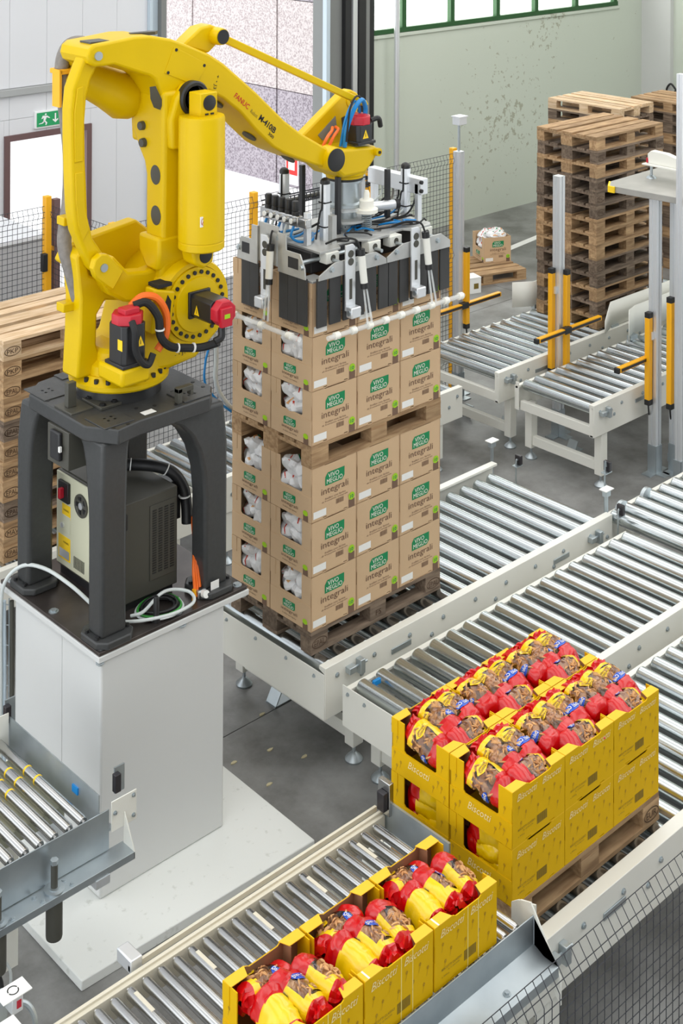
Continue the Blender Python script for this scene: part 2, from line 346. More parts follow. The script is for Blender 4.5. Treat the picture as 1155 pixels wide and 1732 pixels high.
# building across the yard
fc = struct(ob('wall_outside', box(BM(), 10.0, 10.6, 8.6, 30, 0, 7), 'midcol'), 'pebble-dashed concrete building seen through the open gate', 'wall')
ys = [8.6, 9.48, 11.88, 14.28, 16.68, 19.0]
for i in range(5):
    for za, zb, m in ((0, 1.62, 'pebble2'), (1.635, 3.19, 'pebble'), (3.205, 4.8, 'pebble2')):
        ob('facade_panel', box(BM(), 9.9, 10.0, ys[i] + .02, ys[i + 1] - .02, za, zb), m, fc)
s = thing('hose_sign', 'red and white fire hose sign on the pebble-dashed wall', 'sign', (9.88, 11.5, 0.2))
ob('sign_plate', box(BM(), 9.885, 9.9, 11.30, 11.62, 0.05, 0.66), 'signwhite', s)
ob('sign_field', box(BM(), 9.88, 9.885, 11.32, 11.60, 0.22, 0.64), 'signred', s)
ob('pictogram', prism(BM(), [(11.38, .30), (11.54, .30), (11.54, .55), (11.50, .6), (11.42, .6), (11.38, .55)], 9.874, 9.88, 'x'), 'signwhite', s)
# green plastered wall with its window strip
wb = struct(ob('wall_back', box(BM(), 8.41, 15.5, 8.06, 8.3, 0, 3.06), 'plaster'), 'pale green plaster wall with flaking patches under the windows', 'wall')
ob('wall_section', box(BM(), 14.46, 15.5, 8.06, 8.3, 3.06, 8.0), 'plaster', wb)
ob('wall_section', box(BM(), 8.41, 14.46, 8.06, 8.3, 4.75, 8.0), 'plaster', wb)
ob('window_ledge', box(BM(), 8.41, 14.5, 8.03, 8.06, 3.0, 3.05), 'plaster', wb, bevel=.006)
wn = struct(thing('window_1', 'green-framed strip of bright frosted windows above the green wall', 'window', (11.4, 8.15, 3.06)), 'green-framed strip of bright frosted windows above the green wall', 'window')
mu = [8.44, 9.111, 10.183, 11.261, 12.23, 13.306, 14.401]
ob('window_sill', box(BM(), 8.41, 14.46, 8.04, 8.2, 3.06, 3.13), 'greenframe', wn); ob('window_head', box(BM(), 8.41, 14.46, 8.06, 8.2, 4.69, 4.75), 'greenframe', wn)
for i, mx in enumerate(mu):
    ob('mullion', box(BM(), mx - .045, mx + .045, 8.05, 8.2, 3.13, 4.69), 'greenframe', wn)
    if i < 6: ob('pane', box(BM(), mx + .045, mu[i + 1] - .045, 8.13, 8.14, 3.13, 4.69), 'pane', wn)
wr = struct(ob('wall_right', box(BM(), 15.3, 15.5, -6, 8.06, 0, 8.0), 'plaster'), 'pale green side wall at the far right corner', 'wall')
ob('pilaster', box(BM(), 15.2, 15.3, 7.46, 8.06, 0, 8.0), 'white2', wr)
t = thing('fire_extinguisher', 'red fire extinguisher with black hose hung on the far side wall', 'fire extinguisher', (15.2, 7.32, 1.15))
b = lathe(BM(), (15.2, 7.32, 1.05), (0, 0, 1), [(.06, 0), (.075, .02), (.075, .38), (.05, .45), (.025, .47)]); ob('cylinder_body', b, 'signred', t)
ob('valve', box(BM(), 15.17, 15.25, 7.29, 7.36, 1.52, 1.57), 'black', t); ob('hose', tube(BM(), [(15.2, 7.32, 1.56), (15.16, 7.42, 1.68), (15.15, 7.5, 1.55), (15.16, 7.44, 1.3)], .018), 'black', t)
t = thing('pipe', 'thin grey vertical pipe standing in front of the green wall', 'pipe', (8.8, 7.9, 0)); ob('tube', cyl(BM(), (8.8, 7.9, 0), (8.8, 7.9, 5.5), .042), 'alu', t); ob('base_flange', cyl(BM(), (8.8, 7.9, 0), (8.8, 7.9, .02), .09), 'alu', t)
# crate and cartons behind the fence
t = thing('crate', 'big grey boxed crate behind the fence by the doorway', 'crate', (0.3, 5.9, 0))
ob('skid', box(BM(), -.9, 1.2, 5.25, 6.75, 0, .12), 'wood1', t); ob('crate_wall', box(BM(), -.98, 1.23, 5.2, 6.8, .12, 2.05), 'crate', t, bevel=.01); ob('lid', box(BM(), -1.0, 1.25, 5.18, 6.82, 2.05, 2.09), 'panel', t, bevel=.006)
# ------------------------------------------------------------------ wire fences
def wires(x0, y0, x1, y1, z0, z1, step, r, bends, off, top=None):
    bm = BM(); d = Vector((x1 - x0, y1 - y0, 0)); L = d.length; d.normalize(); nrm = Vector((d.y, -d.x, 0)) * off
    prof = [(z0, 0)]
    for zb in bends: prof += [(zb - .05, 0), (zb, 1), (zb + .05, 0)] if zb + .05 < z1 else [(zb - .1, 0), (zb, 1)]
    prof = [p for p in prof if p[0] < z1 - 1e-4] + [(z1, 0 if top is None else 1)]
    if top is not None: prof = [p for p in prof if p[0] <= z1 - top] + [(z1 - top, 0), (z1, 1)]
    k = 0
    while k * step <= L + 1e-6:
        p = Vector((x0, y0, 0)) + d * (k * step)
        tube(bm, [p + nrm * o + Vector((0, 0, z)) for z, o in prof], r, 4, smooth=False); k += 1
    def offz(z):
        for (za, oa), (zb, o2) in zip(prof, prof[1:]):
            if za <= z <= zb: return oa + (o2 - oa) * (z - za) / max(1e-6, zb - za)
        return 0
    z = z0
    while z <= z1 + 1e-6:
        o = nrm * offz(min(z, z1)) + Vector((0, 0, z)); a = Vector((x0, y0, 0)) + o; cyl(bm, a, a + d * L, r, n=4); z += step
    return bm
def fence(label, x0, y0, x1, y1, z0, z1, posts, step=.05, r=.0026, bends=(), off=.025, ph=None, mpost='yellow2', pw=.03, top=None):
    t = thing('wire_fence', label, 'fence', ((x0 + x1) / 2, (y0 + y1) / 2, 0))
    ob('wire_mesh', wires(x0, y0, x1, y1, z0, z1, step, r, bends, off, top), 'wire', t, smooth=False, kind='stuff')
    for px, py in posts:
        p = ob('fence_post', box(BM(), px - pw, px + pw, py - pw, py + pw, 0, (ph or z1 + .04)), mpost, t, bevel=.004)
        ob('foot_plate', box(BM(), px - .07, px + .07, py - .07, py + .07, 0, .012), mpost, p)
    return t
BN = (0.4, 1.5, 2.5)
fence('black wire fence with yellow posts running behind the gripper and the pallets', .87, 3.45, 5.12, 3.45, .12, 2.57, [(.83, 3.45), (2.40, 3.47), (3.9, 3.47), (5.2, 3.52)], bends=BN)
fence('short black wire fence turning back behind the robot arm', .83, 3.5, .83, 4.42, .12, 2.57, [], bends=BN, off=-.025)
t = fence('black wire fence in front of the grey crate and doorway', -2.0, 4.45, .78, 4.45, .12, 2.57, [(.80, 4.45)], bends=BN, ph=2.66)
ob('gate_bar', box(BM(), .84, 1.3, 4.43, 4.47, 2.16, 2.2), 'yellow2', t); ob('gate_post', box(BM(), .86, .92, 4.42, 4.48, 0, 2.62), 'frame', t); ob('gate_lock', box(BM(), .72, .77, 4.38, 4.43, 2.0, 2.16), 'black', t, bevel=.005)
fence('black wire fence across the bottom right corner before the conveyor', -1.9, -3.1, .6, -3.1, .04, 1.29, [(.62, -3.1)], off=-.06, r=.0024, top=.075)
t = thing('cable_tray', 'dark wire cable tray hung along the fence top behind the valve row', 'cable tray', (3.1, 3.4, 2.5)); bm = BM()
for yy, zz in ((3.36, 2.46), (3.36, 2.53), (3.42, 2.46), (3.42, 2.53)): bar(bm, (2.45, yy, zz), (3.86, yy, zz), .01)
for i in range(29):
    xx = 2.46 + i * .05
    for a, c in (((xx, 3.36, 2.53), (xx, 3.36, 2.46)), ((xx, 3.36, 2.46), (xx, 3.42, 2.46))): bar(bm, a, c, .008)
ob('wire_grid', bm, 'wire', t, smooth=False); ob('cable', cyl(BM(), (2.45, 3.39, 2.485), (3.86, 3.39, 2.485), .018), 'dgrey', t); ob('hanger', box(BM(), 3.1, 3.12, 3.36, 3.46, 2.45, 2.456), 'wire', t)
# emergency stop box on its post
t = thing('stop_button_box', 'yellow stop box with red mushroom button behind the gripper', 'switch', (4.6, 3.38, 0))
ob('post', box(BM(), 4.56, 4.62, 3.35, 3.41, 0, 1.5), 'yellow2', t, bevel=.004); ob('housing', box(BM(), 4.54, 4.64, 3.28, 3.35, 1.36, 1.5), 'hazard', t, bevel=.006)
ob('button', lathe(BM(), (4.59, 3.28, 1.44), (0, -1, 0), [(.02, 0), (.02, .02), (.035, .025), (.03, .05), (.01, .055)]), 'signred', t)
# ------------------------------------------------------------------ pallets
def eur_pallet(mk):
    """a flat wooden pallet 1.2 x 0.8 x 0.144 with every board and block a part; origin at the middle of its underside, long side along x"""
    r = thing('pallet', 'pallet', 'pallet')
    _b = {}
    def piece(n, sx, sy, sz, x, y, z):
        k = (sx, sy, sz, n)
        if k not in _b: _b[k] = mesh_of(n, box(BM(), -sx / 2, sx / 2, -sy / 2, sy / 2, 0, sz), M[mk], smooth=False)
        return ob(n, _b[k], None, r, loc=(x, y, z))
    for y, w in ((-.35, .1), (0, .145), (.35, .1)):
        piece('bottom_board', 1.2, w, .022, 0, y, 0)
        for x in (-.5275, 0, .5275): piece('block', .145, w, .078, x, y, .022)
    for x in (-.5275, 0, .5275): piece('cross_board', .145, .8, .022, x, 0, .1)
    for y, w in ((-.3275, .145), (-.18, .1), (0, .145), (.18, .1), (.3275, .145)): piece('deck_board', 1.2, w, .022, 0, y, .122)
    for c in r.children:
        if c.name.split('.')[0] in ('bottom_board', 'cross_board', 'deck_board', 'block'):
            c.location.x += random.uniform(-.003, .003); c.location.y += random.uniform(-.002, .002)
    return r
PROTO = {k: eur_pallet(k) for k in ('wood0', 'wood1', 'wood2')}
_used = set()
def pallet(k, loc, rz, label, group=None):
    if k not in _used:
        _used.add(k); o = PROTO[k]; o.location = loc; o.rotation_euler = (0, 0, rz); o['label'] = label
        if group: o['group'] = group
    else: o = dup(PROTO[k], loc, (0, 0, rz), label); 
    if group: o['group'] = group
    elif 'group' in o: del o['group']
    WL[o.name] = Vector(loc); return o
def stamp(o, s, bx, face_y=-.4, w=.09, ring=True):
    """a burnt-in mark on the front of a block at bx"""
    h = .034; e = face_y - .0025
    blk = min((c for c in o.children if c.name.startswith('block')), key=lambda c: (c.location.x - bx) ** 2 + (c.location.y - (face_y + .05)) ** 2)
    off = -blk.location
    text(blk, s, 'stamp', Vector((bx - w / 2, e, .045)) + off, (w, 0, 0), (0, 0, h), name='stamp', local=True)
    if ring:
        bm = BM(); n = 24; A = []; B = []
        for i in range(n):
            a = 2 * math.pi * i / n; A.append(bm.verts.new((bx + math.cos(a) * .065, e, .062 + math.sin(a) * .034))); B.append(bm.verts.new((bx + math.cos(a) * .06, e, .062 + math.sin(a) * .029)))
        for i in range(n): bm.faces.new((A[i], A[(i + 1) % n], B[(i + 1) % n], B[i]))
        ob('stamp_ring', bm, 'stamp', blk, loc=off, smooth=False)
ZR = .70
o = pallet('wood2', (.6, .4, ZR), 0, 'dark weathered pallet on the rollers under the lowest brown boxes'); stamp(o, 'EPAL', -.5275); stamp(o, 'EPAL', .5275); stamp(o, 'FS', 0, ring=False, w=.05)
pallet('wood1', (.6, .4, ZR + .144 + 3 * .344), 0, 'worn pallet sandwiched between the two blocks of brown boxes')
o = pallet('wood1', (-.254, -1.957, ZR), 0, 'brown pallet on the rollers under the yellow biscuit boxes'); stamp(o, 'EPAL', -.5275); stamp(o, 'EUR', .5275)
# stack at the far end on the roller conveyor
ZD = .77; kinds = 'wood1 wood2 wood1 wood2 wood2 wood2 wood1 wood1 wood1 wood2 wood2 wood1 wood2 wood1'.split()
for i in range(14):
    o = pallet(kinds[i], (6.68 + random.uniform(-.008, .008), 2.69 + random.uniform(-.008, .008), ZD + (13 - i) * .144), random.uniform(-.006, .006),
           f'wooden pallet in the tall stack on the far rollers, {ORD[i]} from the top', 'tall stack on the far conveyor')
for i in range(16):
    pallet(['wood0', 'wood1', 'wood2'][0 if i == 0 else 1 + (i * 7) % 2], (10.12, 5.22, (15 - i) * .144), math.pi / 2 + .02,
           f'pallet of the pale-topped stack against the wall side, {ORD[i]} from the top', 'pale-topped stack near the wall')
for i in range(16):
    pallet('wood2' if i % 3 else 'wood1', (11.07, 4.5, (15 - i) * .144), math.pi / 2 + .03,
           f'reddish brown pallet of the rearmost stack, {ORD[i]} from the top', 'rearmost stack behind the platform')
ls = ['PKP', 'PKP', 'EPAL', 'EPAL', 'EPAL', 'EPAL', 'EPAL', 'EPAL', 'EPAL', 'MAV', 'EPAL']
for i in range(11):
    o = pallet('wood0' if i == 0 else ('wood1' if i % 4 else 'wood2'), (-.245 + random.uniform(-.006, .006), 2.735, ZR + (10 - i) * .144), 0,
           f'stamped pallet in the stack behind the grey robot stand, {ORD[i]} from the top', 'stack behind the robot stand')
    stamp(o, ls[i], -.5275)
    if i in (4, 5): stamp(o, ['', '', '', '', 'IPPC', 'HT'][i], 0, ring=False, w=.07)
fp = pallet('wood1', (8.415, 6.068, 0), -.311, 'single pallet lying on the floor under an open brown box')
t = thing('small_carton', 'small plain white carton on the floor before the single pallet', 'box', (7.90, 5.66, 0), rz=-.3)
ob('carton_body', box(BM(), -.11, .11, -.1, .1, 0, .2), 'sticker', t, loc=(0, 0, 0), bevel=.003); ob('label_print', box(BM(), .0, .07, -.1015, -.1005, .06, .13), 'greyink', t, loc=(0, 0, 0)); ob('carton_lid', box(BM(), -.113, .113, -.103, .103, .2, .206), 'sticker', t, loc=(0, 0, 0))
# ------------------------------------------------------------------ roller conveyors
_roll = {}
def roller_mesh(L, r, cap, ringy):
    k = (round(L, 3), r, cap, ringy)
    if k not in _roll:
        bm = lathe(BM(), (0, -L / 2, 0), (0, 1, 0), [(r * .45, -.012), (r * .45, 0), (r * .82, 0), (r, .012), (r, L - .012), (r * .82, L), (r * .45, L), (r * .45, L + .012)], 22)
        _roll[k] = mesh_of('roller', bm, M[cap])
    return _roll[k]
def bolts(pts, d, r=.011, h=.012):
    bm = BM()
    for p in pts: p = Vector(p); d_ = Vector(d); cyl(bm, p, p + d_ * h * .35, r * 1.5, n=10); cyl(bm, p, p + d_ * h, r, n=6)
    return bm
def bolt_parts(pts, d, parent, r=.011, m='zinc'):
    me = None
    for p in pts:
        if me is None: me = mesh_of('bolt', bolts([(0, 0, 0)], d, r), M[m])
        ob('bolt', me, None, parent, loc=Vector(p) - WL[parent.name])
def conveyor(label, x0, x1, y0, y1, zt, xs, r=.05, lz=-.045, rz=.02, lw=.04, rw=.055, depth=.29, near_plate=True, legs=(), legz=None, far_cross=True, rlen=None, mroll='steel', group=None, ybolt=True, plates=(), beam=False):
    """rollers run across (y), the frame runs along x; y0 is the side nearest the camera"""
    t = thing('roller_conveyor', label, 'conveyor', ((x0 + x1) / 2, (y0 + y1) / 2, 0), group)
    ya, yb = y0 + rw + .015, y1 - lw - .015; me = roller_mesh(yb - ya, r, mroll, 0)
    for x in xs: ob('roller', me, None, t, loc=Vector((x, (ya + yb) / 2, zt - r)) - WL[t.name])
    zb = zt + rz - depth
    pr = lambda w, z: prism(BM(), w, x0, x1, 'x')
    rr = ob('side_rail', prism(BM(), [(y0, zb), (y0, zt + rz), (y0 + rw, zt + rz), (y0 + rw, zt + rz - .025), (y0 + .012, zt + rz - .04), (y0 + .012, zb + .02), (y0 + .045, zb + .02), (y0 + .045, zb)], x0, x1, 'x'), 'white', t, bevel=.003)
    lr = ob('side_rail', prism(BM(), [(y1, zb), (y1, zt + lz), (y1 - lw, zt + lz), (y1 - lw, zt + lz - .02), (y1 - .012, zt + lz - .03), (y1 - .012, zb)], x0, x1, 'x'), 'white', t, bevel=.003)
    if ybolt:
        bp = [(x, y0, zt + rz - .075) for x in xs[::2]] + [(x + .05, y0, zt + rz - .15) for x in xs[1::4]]
        bolt_parts(bp, (0, -1, 0), rr)
    if near_plate:
        e = ob('end_plate', box(BM(), x0 - .006, x0, y0 + .004, y1, zb, zt - .02), 'white', t, bevel=.002)
        bolt_parts([(x0 - .006, y0 + (y1 - y0) * f, zt - .06) for f in (.08, .3, .55, .8, .95)], (-1, 0, 0), e, .008)
    if beam:
        for ya_, yb_ in ((y0 + .012, y0 + .05), (y1 - .05, y1 - .012)): ob('end_plate', box(BM(), x0, x0 + .006, ya_, yb_, zb, zt - .01), 'white', t)
        ob('near_beam', box(BM(), x0 + .02, x0 + .07, y0 + .05, y1 - .05, zb, zb + .085), 'white', t, bevel=.003)
    ob('cross_member', box(BM(), x1 - .05, x1, y0 + .012, y1 - .012, zb, zb + .12), 'white', t)
    for lx in legs:
        for ly in (y0 + .055, y1 - .055):
            l = ob('leg', box(BM(), lx - .045, lx + .045, ly - .04, ly + .04, .11, zb + .03), 'white', t, bevel=.004)
            ob('levelling_foot', lathe(BM(), (lx, ly, 0), (0, 0, 1), [(.055, 0), (.058, .012), (.045, .028), (.02, .05), (.011, .055), (.011, .115)]), 'zinc', l)
        ob('leg_tie', box(BM(), lx - .03, lx + .03, y0 + .095, y1 - .095, .14, .225), 'white', t, bevel=.003)
    for px in plates: ob('rail_plate', box(BM(), px - .09, px + .09, y0 - .008, y0 - .0005, zt + rz - .135, zt + rz - .1), 'zinc', t, bevel=.002)
    return t
def seq(a, b, p):
    o = []
    while a <= b + 1e-6: o.append(a); a += p
    return o
def stop_lug(t, x, y, z):
    """small grey stop block with its clamp on the outer face of a rail"""
    b = BM(); box(b, x, x + .06, y - .045, y, z - .03, z + .01); ob('stop_block', b, 'zinc', t, bevel=.004)
    ob('clamp', box(BM(), x + .09, x + .13, y - .05, y, z - .06, z + .03), 'zinc', t, bevel=.004); ob('pin', cyl(BM(), (x + .06, y - .02, z - .01), (x + .17, y - .02, z - .01), .008), 'zinc', t)
def photo_eye(t, x, y, z0, z1, dx=0.0):
    s = ob('sensor_stand', tube(BM(), [(x, y, z0), (x, y, z1 - .03), (x + .02, y, z1), (x + .05, y, z1)], .007, 6), 'zinc', t)
    ob('sensor', box(BM(), x + .02, x + .05, y - .03, y + .03, z1 - .04, z1 + .035), 'eye', s, bevel=.004); ob('sensor_bracket', box(BM(), x - .02, x + .06, y - .025, y + .025, z1 - .05, z1 - .043), 'zinc', s)
def reflector(t, x, y, z0, z1):
    s = ob('reflector_stand', box(BM(), x - .006, x + .006, y - .012, y + .012, z0, z1), 'zinc', t)
    ob('reflector_plate', box(BM(), x - .05, x + .05, y - .035, y + .035, z1, z1 + .008), 'sticker', s, bevel=.002); ob('sensor', box(BM(), x - .03, x + .03, y - .02, y + .02, z1 - .05, z1), 'zinc', s, bevel=.004)
L1 = conveyor('white conveyor carrying the brown box stack', -.05, 2.93, -.19, 1.02, ZR, seq(.05, 2.87, .1625), legs=(.25, 2.5), rz=.02, lz=.04, rw=.06, lw=.06, plates=(.62, 2.3), depth=.32)
stop_lug(L1, .12, -.19, ZR - .04); stop_lug(L1, 2.62, -.19, ZR - .06)
reflector(L1, 2.95, -.12, .45, .88); photo_eye(L1, 3.08, -.01, .05, .98); photo_eye(L1, 2.905, -.26, .4, .78); reflector(L1, 2.98, 1.06, .45, .88); photo_eye(L1, 3.05, .86, .4, .76)
L2 = conveyor('white conveyor with silver rollers behind the robot stand', .9, 4.0, 2.3, 3.3, ZR, seq(1.0, 3.95, .1625), legs=(1.2, 3.7), plates=())
ob('guard_wheel', lathe(BM(), (1.42, 3.02, ZR - .05), (0, 1, 0), [(.03, 0), (.085, .01), (.085, .03), (.03, .04)]), 'zinc', L2)
L2a = conveyor('white conveyor under the stamped pallet stack on the left', -1.6, .88, 2.22, 3.3, ZR, seq(-1.5, .85, .1625), legs=(-1.3, .6), plates=(), ybolt=False)
L3 = conveyor('white conveyor of wide rollers beside the brown box conveyor', -.03, 2.90, -1.30, -.33, ZR, seq(.07, 2.86, .1612), legs=(.24, 2.6), plates=())
ob('cut_film', box(BM(), .10, .16, -.47, -.45, ZR - .03, ZR + .002), 'blue', L3, bevel=.003)
L4 = conveyor('white conveyor carrying the yellow biscuit boxes', -.92, 3.6, -2.50, -1.42, ZR, seq(-.82, 3.5, .1612), legs=(-.7, 1.6), rz=.035, rw=.075, plates=(-.25, 1.4), depth=.30)
stop_lug(L4, -.78, -2.50, ZR - .05)
L5 = conveyor('conveyor of long rollers running out of the picture at the right edge', 2.965, 5.0, -1.30, -.06, ZR, seq(3.04, 4.95, .165), legs=(3.3,), plates=(), near_plate=False)
for xx in (3.17, 3.5): ob('collar', lathe(BM(), (xx, -.13, ZR - .05), (0, 1, 0), [(.05, 0), (.072, .01), (.072, .04), (.05, .05)]), 'zinc', L5)
D = conveyor('far white conveyor holding the tall pallet stack', 4.36, 8.2, 2.16, 3.24, ZD, seq(4.47, 8.1, .165), legs=(4.6, 7.6), plates=(5.0,), near_plate=False, beam=True)
stop_lug(D, 4.44, 2.16, ZD - .06)
E_ = conveyor('empty far white conveyor in front of the light barrier posts', 4.38, 8.2, 1.06, 1.98, ZD, seq(4.47, 8.1, .165), legs=(4.56, 7.6), plates=(5.1,), near_plate=False, beam=True)
stop_lug(E_, 4.46, 1.06, ZD - .06)
def guide(label, pts, z0, z1, cut):
    t = thing('guide_plate', label, 'guide', (pts[0][0], pts[0][1], z0)); bm = BM(); n = len(pts)
    for off in (0, .012):
        pass
    lo = [bm.verts.new((x, y, z0)) for x, y in pts]; hi = [bm.verts.new((x, y, z1 - (cut if i == 0 else 0))) for i, (x, y) in enumerate(pts)]
    for i in range(n - 1): bm.faces.new((lo[i], lo[i + 1], hi[i + 1], hi[i]))
    o = ob('sheet', bm, 'pe', t); md = o.modifiers.new('thickness', 'SOLIDIFY'); md.thickness = .012; md.offset = 0
    ob('mounting_foot', box(BM(), pts[1][0], pts[1][0] + .12, pts[1][1] - .02, pts[1][1] + .03, z0 - .03, z0 + .012), 'zinc', t)
    return t
guide('white upright guide sheet right of the tall pallet stack', [(6.0, 2.12), (6.2, 2.2), (6.6, 2.2), (8.1, 2.2)], ZD + .03, ZD + .29, .14)
guide('white curved guide sheet over the empty far rollers', [(5.95, 1.79), (6.08, 1.88), (6.25, 1.93), (8.1, 1.94)], ZD + .03, ZD + .31, .0)
guide('small white guide sheet left of the tall pallet stack', [(5.95, 3.32), (6.15, 3.19), (6.6, 3.17), (7.4, 3.17)], ZD + .02, ZD + .29, .0)
# ------------------------------------------------------------------ light-barrier posts
def alu_profile(bm, x, y, z0, z1, w):
    h = w / 2; s = w * .11; g = w * .12
    o = [(-h, -h), (-s, -h), (-s, -h + g), (s, -h + g), (s, -h), (h, -h), (h, -s), (h - g, -s), (h - g, s), (h, s), (h, h), (s, h), (s, h - g), (-s, h - g), (-s, h), (-h, h), (-h, s), (-h + g, s), (-h + g, -s), (-h, -s)]
    return prism(bm, [(x + a, y + b) for a, b in o], z0, z1, 'z')
def barrier(label, x, y, z1, bars=(), arms=(), w=.085):
    t = thing('barrier_post', label, 'post', (x, y, 0)); ob('profile', alu_profile(BM(), x, y, .0, z1, w), 'alu', t); ob('end_cap', box(BM(), x - w / 2, x + w / 2, y - w / 2, y + w / 2, z1, z1 + .006), 'alu', t)
    for sx, sy in ((-1, 0), (0, -1), (1, 0)):
        b = BM(); box(b, x + sx * (w / 2 + .004) - (.004 if sx else .045), x + sx * (w / 2 + .004) + (.004 if sx else .045), y + sy * (w / 2 + .004) - (.004 if sy else .045), y + sy * (w / 2 + .004) + (.004 if sy else .045), 0, .26)
        box(b, x + sx * .09 - .05, x + sx * .09 + .05, y + sy * .09 - .05, y + sy * .09 + .05, 0, .01); ob('foot_bracket', b, 'zinc', t)
    for dx, dy, za, zb in bars:
        c = ob('light_curtain', box(BM(), x + dx - .028, x + dx + .028, y + dy - .026, y + dy + .026, za + .05, zb - .05), 'yellow2', t, bevel=.004)
        ob('lens', box(BM(), x + dx + .02, x + dx + .031, y + dy - .018, y + dy + .018, za + .06, zb - .06), 'eye', c)
        for q in (za, zb - .05): ob('end_cap', box(BM(), x + dx - .029, x + dx + .029, y + dy - .027, y + dy + .027, q, q + .05), 'black', c, bevel=.003)
        ob('bracket', box(BM(), min(x, x + dx), max(x, x + dx) + .01, y - .035 if dy < 0 else y - .02, y + .03, zb - .25, zb - .18), 'alu', c); ob('cable', tube(BM(), [(x + dx, y + dy, za), (x + dx + .01, y + dy, za - .08), (x + dx + .05, y + dy + .03, za - .1), (x + dx + .03, y + dy + .03, za + .05)], .007, 6), 'black', c)
    for xa, xb, yy, zz in arms:
        c = ob('muting_arm', box(BM(), xa, xb, yy - .024, yy + .024, zz - .022, zz + .022), 'yellow2', t, bevel=.003); ob('end_cap', box(BM(), xa - .03, xa, yy - .026, yy + .026, zz - .024, zz + .024), 'black', c, bevel=.004); ob('lens', box(BM(), xa + .02, xb - .02, yy - .026, yy - .02, zz - .014, zz + .012), 'eye', c)
        ob('clamp', box(BM(), (x - .05), x + .05, yy - .03, yy + .03, zz - .03, zz + .03), 'black', c, bevel=.004)
    return t
barrier('silver barrier post at the fence end with a yellow light curtain', 5.17, 3.41, 2.59, bars=[(.06, -.06, .72, 1.58)], arms=[(4.62, 5.75, 3.33, .98)])
barrier('silver barrier post between the far conveyors with two yellow light curtains', 5.17, 2.08, 2.56, bars=[(-.07, .03, .62, 1.66), (.05, -.06, .56, 1.64)], arms=[(4.72, 5.72, 1.98, 1.06)])
barrier('silver barrier post in front of the platform with a yellow light curtain', 5.17, .95, 2.55, bars=[(-.075, .02, .64, 1.5)], arms=[(4.66, 5.18, 1.0, 1.06)])
barrier('shorter silver barrier post close behind the platform post', 5.33, .83, 2.51)
barrier('tallest silver post at the right edge with a slim yellow light curtain', 5.05, .60, 3.76, bars=[(-.02, .09, .70, 1.72)], w=.06)
t = thing('smart_camera', 'small grey sensor head on a thin rod above the fence end', 'sensor', (5.17, 3.41, 2.6)); ob('rod', cyl(BM(), (5.17, 3.41, 2.596), (5.17, 3.41, 2.88), .014), 'zinc', t)
ob('sensor_head', box(BM(), 5.11, 5.23, 3.35, 3.45, 2.88, 2.96), 'alu', t, bevel=.004); ob('hood', box(BM(), 5.10, 5.24, 3.34, 3.46, 2.96, 2.972), 'alu', t)
# platform with hazard-striped corner
t = thing('platform', 'grey steel platform sheet with a black and yellow striped corner', 'platform', (5.5, .8, 2.52))
ob('deck', prism(BM(), [(5.02, 1.36), (5.17, 1.46), (7.2, 1.52), (7.2, -.6), (5.24, -.6)], 2.56, 2.62, 'z'), 'deck', t, bevel=.004)
st = ob('corner_sticker', prism(BM(), [(5.0, 1.30), (5.0, 1.37), (5.165, 1.475), (5.165, 1.455), (5.02, 1.36), (5.02, 1.30)], 2.561, 2.6195, 'z'), 'hazard', t)
u_ = Vector((5.165 - 5.0, 1.475 - 1.37, 0)).normalized(); n_ = Vector((u_.y, -u_.x, 0)) * -.0015; o_ = Vector((5.0, 1.37, 2.561)) + n_
ob('stripe', poly([o_ + u_ * .045, o_ + u_ * .085, o_ + u_ * .125 + Vector((0, 0, .058)), o_ + u_ * .085 + Vector((0, 0, .058))]), 'black', st)
t = thing('hinged_arm', 'white folded machine arm standing on the platform sheet', 'machine arm', (5.57, .6, 2.62))
ob('beam', prism(BM(), [(1.30, 2.76), (1.31, 2.85), (1.27, 2.885), (1.10, 2.88), (1.0, 2.855), (-.5, 2.855), (-.5, 2.76)], 5.56, 5.63, 'x'), 'white', t, bevel=.004); ob('flange', box(BM(), 5.51, 5.66, -.5, 1.34, 2.748, 2.76), 'white', t)
ob('screw_foot', cyl(BM(), (5.57, 1.27, 2.64), (5.57, 1.27, 2.748), .014), 'zinc', t); ob('foot_disc', lathe(BM(), (5.57, 1.27, 2.62), (0, 0, 1), [(.05, 0), (.045, .012), (.018, .03)]), 'zinc', t); ob('red_tag', box(BM(), 5.555, 5.585, 1.305, 1.32, 2.765, 2.81), 'red', t)
